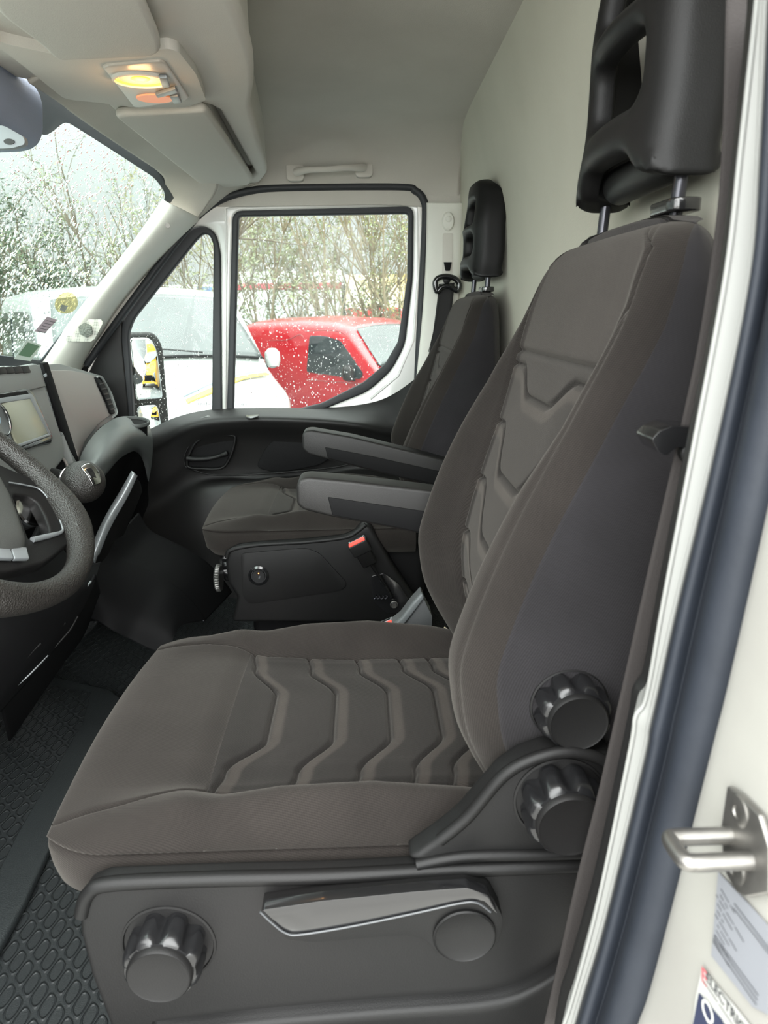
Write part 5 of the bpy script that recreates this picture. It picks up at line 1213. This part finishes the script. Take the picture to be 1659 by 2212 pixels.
# low hedge and buildings far behind
R_ = random.Random(3)
hv, hf = [], []
for k in range(16000):
    p = Vector((R_.uniform(-16, 6), R_.uniform(17.5, 19), GZ+abs(R_.gauss(0, .9)))); a = Vector((R_.gauss(0, 1), R_.gauss(0, 1), R_.gauss(0, 1))).normalized()*.07; b = a.cross(Vector((R_.gauss(0, 1), R_.gauss(0, 1), 1))).normalized()*.04
    o = len(hv); hv += [p, p+a+b, p+a*2, p+a-b]; hf.append((o, o+1, o+2, o+3))
hg = mesh_obj('hedge', hv, hf, mat('hedge_leaf', '#56604a', .8), None, 0); tag(hg, 'low tangled hedge behind the shrubs', 'hedge', kind='stuff')
def building(label, x0, x1, y, z1, wallc, bands, doors):
    t = thing('warehouse', label, 'building', ((x0+x1)/2, y, GZ))
    ext('wall', [(x0, y, GZ), (x1, y, GZ), (x1, y, z1), (x0, y, z1)], (0, 8, 0), mat('clad_'+label[:6], wallc, .7, var=(.4, '#b9bcba')), t, bv=.02)
    for (a, b, c, d, col) in bands:
        ext('fascia_band', [(a, y-.06, c), (b, y-.06, c), (b, y-.06, d), (a, y-.06, d)], (0, .05, 0), mat('band'+col[1:], col, .6), t, bv=.005)
    for (a, b, c, d) in doors:
        ext('shutter_door', [(a, y-.05, c), (b, y-.05, c), (b, y-.05, d), (a, y-.05, d)], (0, .04, 0), M['silver'], t, bv=.005)
building('pale warehouse with a red band beyond the shrubs', -5.5, -.8, 30, 2.6, '#7c7e7c', [(-5.5, -.8, 1.9, 2.15, '#7a2c33')], [(-4, -2.5, GZ, 1.4)])
building('yellow warehouse with red trim at the far right', -.6, 9, 28, 2.35, '#a5862c', [(-.6, 9, .75, 1.15, '#8c2820')], [(1, 3, GZ, .6)])
building('blue and white warehouse seen at the far left', -9, -5.7, 32, 2.2, '#7b8187', [(-7, -5.7, 1.6, 2.1, '#3c5676')], [(-8.5, -7.5, GZ, 1.2)])

# yellow box lorry and a second one standing behind, met only in the door mirror
yel = mat('yellow_cab_paint', '#e0a61e', .3, coat=.5); cream = mat('box_body_cream', '#c9bfa6', .5)
def lorry(label, x, y, yaw, s, box_on=True, cabm=None, group=None):
    T, Gc, sd, z_ = vehicle('box_lorry', label, 'lorry', x, y, yaw, [(-.9, 1.9), (-.8, 2.15), (-.3, 2.25), (0, 2.18), (.62, 1.45), (1.0, 1.32), (1.35, 1.2), (1.5, .95), (1.55, .4)],
        [(-.9, 1), (0, 1), (.9, .97), (1.4, .88), (1.55, .8)], cabm or yel, mat('lorry_glass', '#7d9098', .15), ws=(.05, .58, .86, .93), sc=s, wheels=(.75, -3.2), wr=.36, W=.95, side_glass=[((-1, 1), [(-.6, 1.3), (-.6, 1.95), (0, 1.95), (.42, 1.38)], dark_glass)], mirror=((.3, 1.5, 1.5), [(1, M['blk']), (-1, M['blk'])]))
    def bx(n, a, b, m): 
        pts = [Gc(p) for p in ((a[0], a[1], a[2]), (b[0], a[1], a[2]), (b[0], b[1], a[2]), (a[0], b[1], a[2]))]
        return ext(n, pts, (0, 0, (b[2]-a[2])*s), m, T, bv=.02)
    bx('box_body', (-5, -1.1, .8), (-.95, 1.1, 3.1), cream if box_on else white2); bx('chassis', (-5, -.5, .45), (-.9, .5, .8), M['blk_dark'])
    bx('air_deflector', (-.85, -.8, 2.2), (-.35, .8, 2.75), cabm or yel)
    bx('grille', (1.5, -.55, .5), (1.60, .55, .85), M['blk_dark'])
    for sg in (-1, 1): bx('headlamp', (1.38, sg*.58-.18, .85), (1.54, sg*.58+.18, 1.08), M['silver'])
    return T
lorry('yellow box lorry with cream body, reflected in the upper mirror glass', 8.6, 3.25, math.pi+.3, .9)
lorry('white box lorry standing further back, reflected in the mirror', 24.0, 8.5, math.pi+.15, 1.0, False, white2)
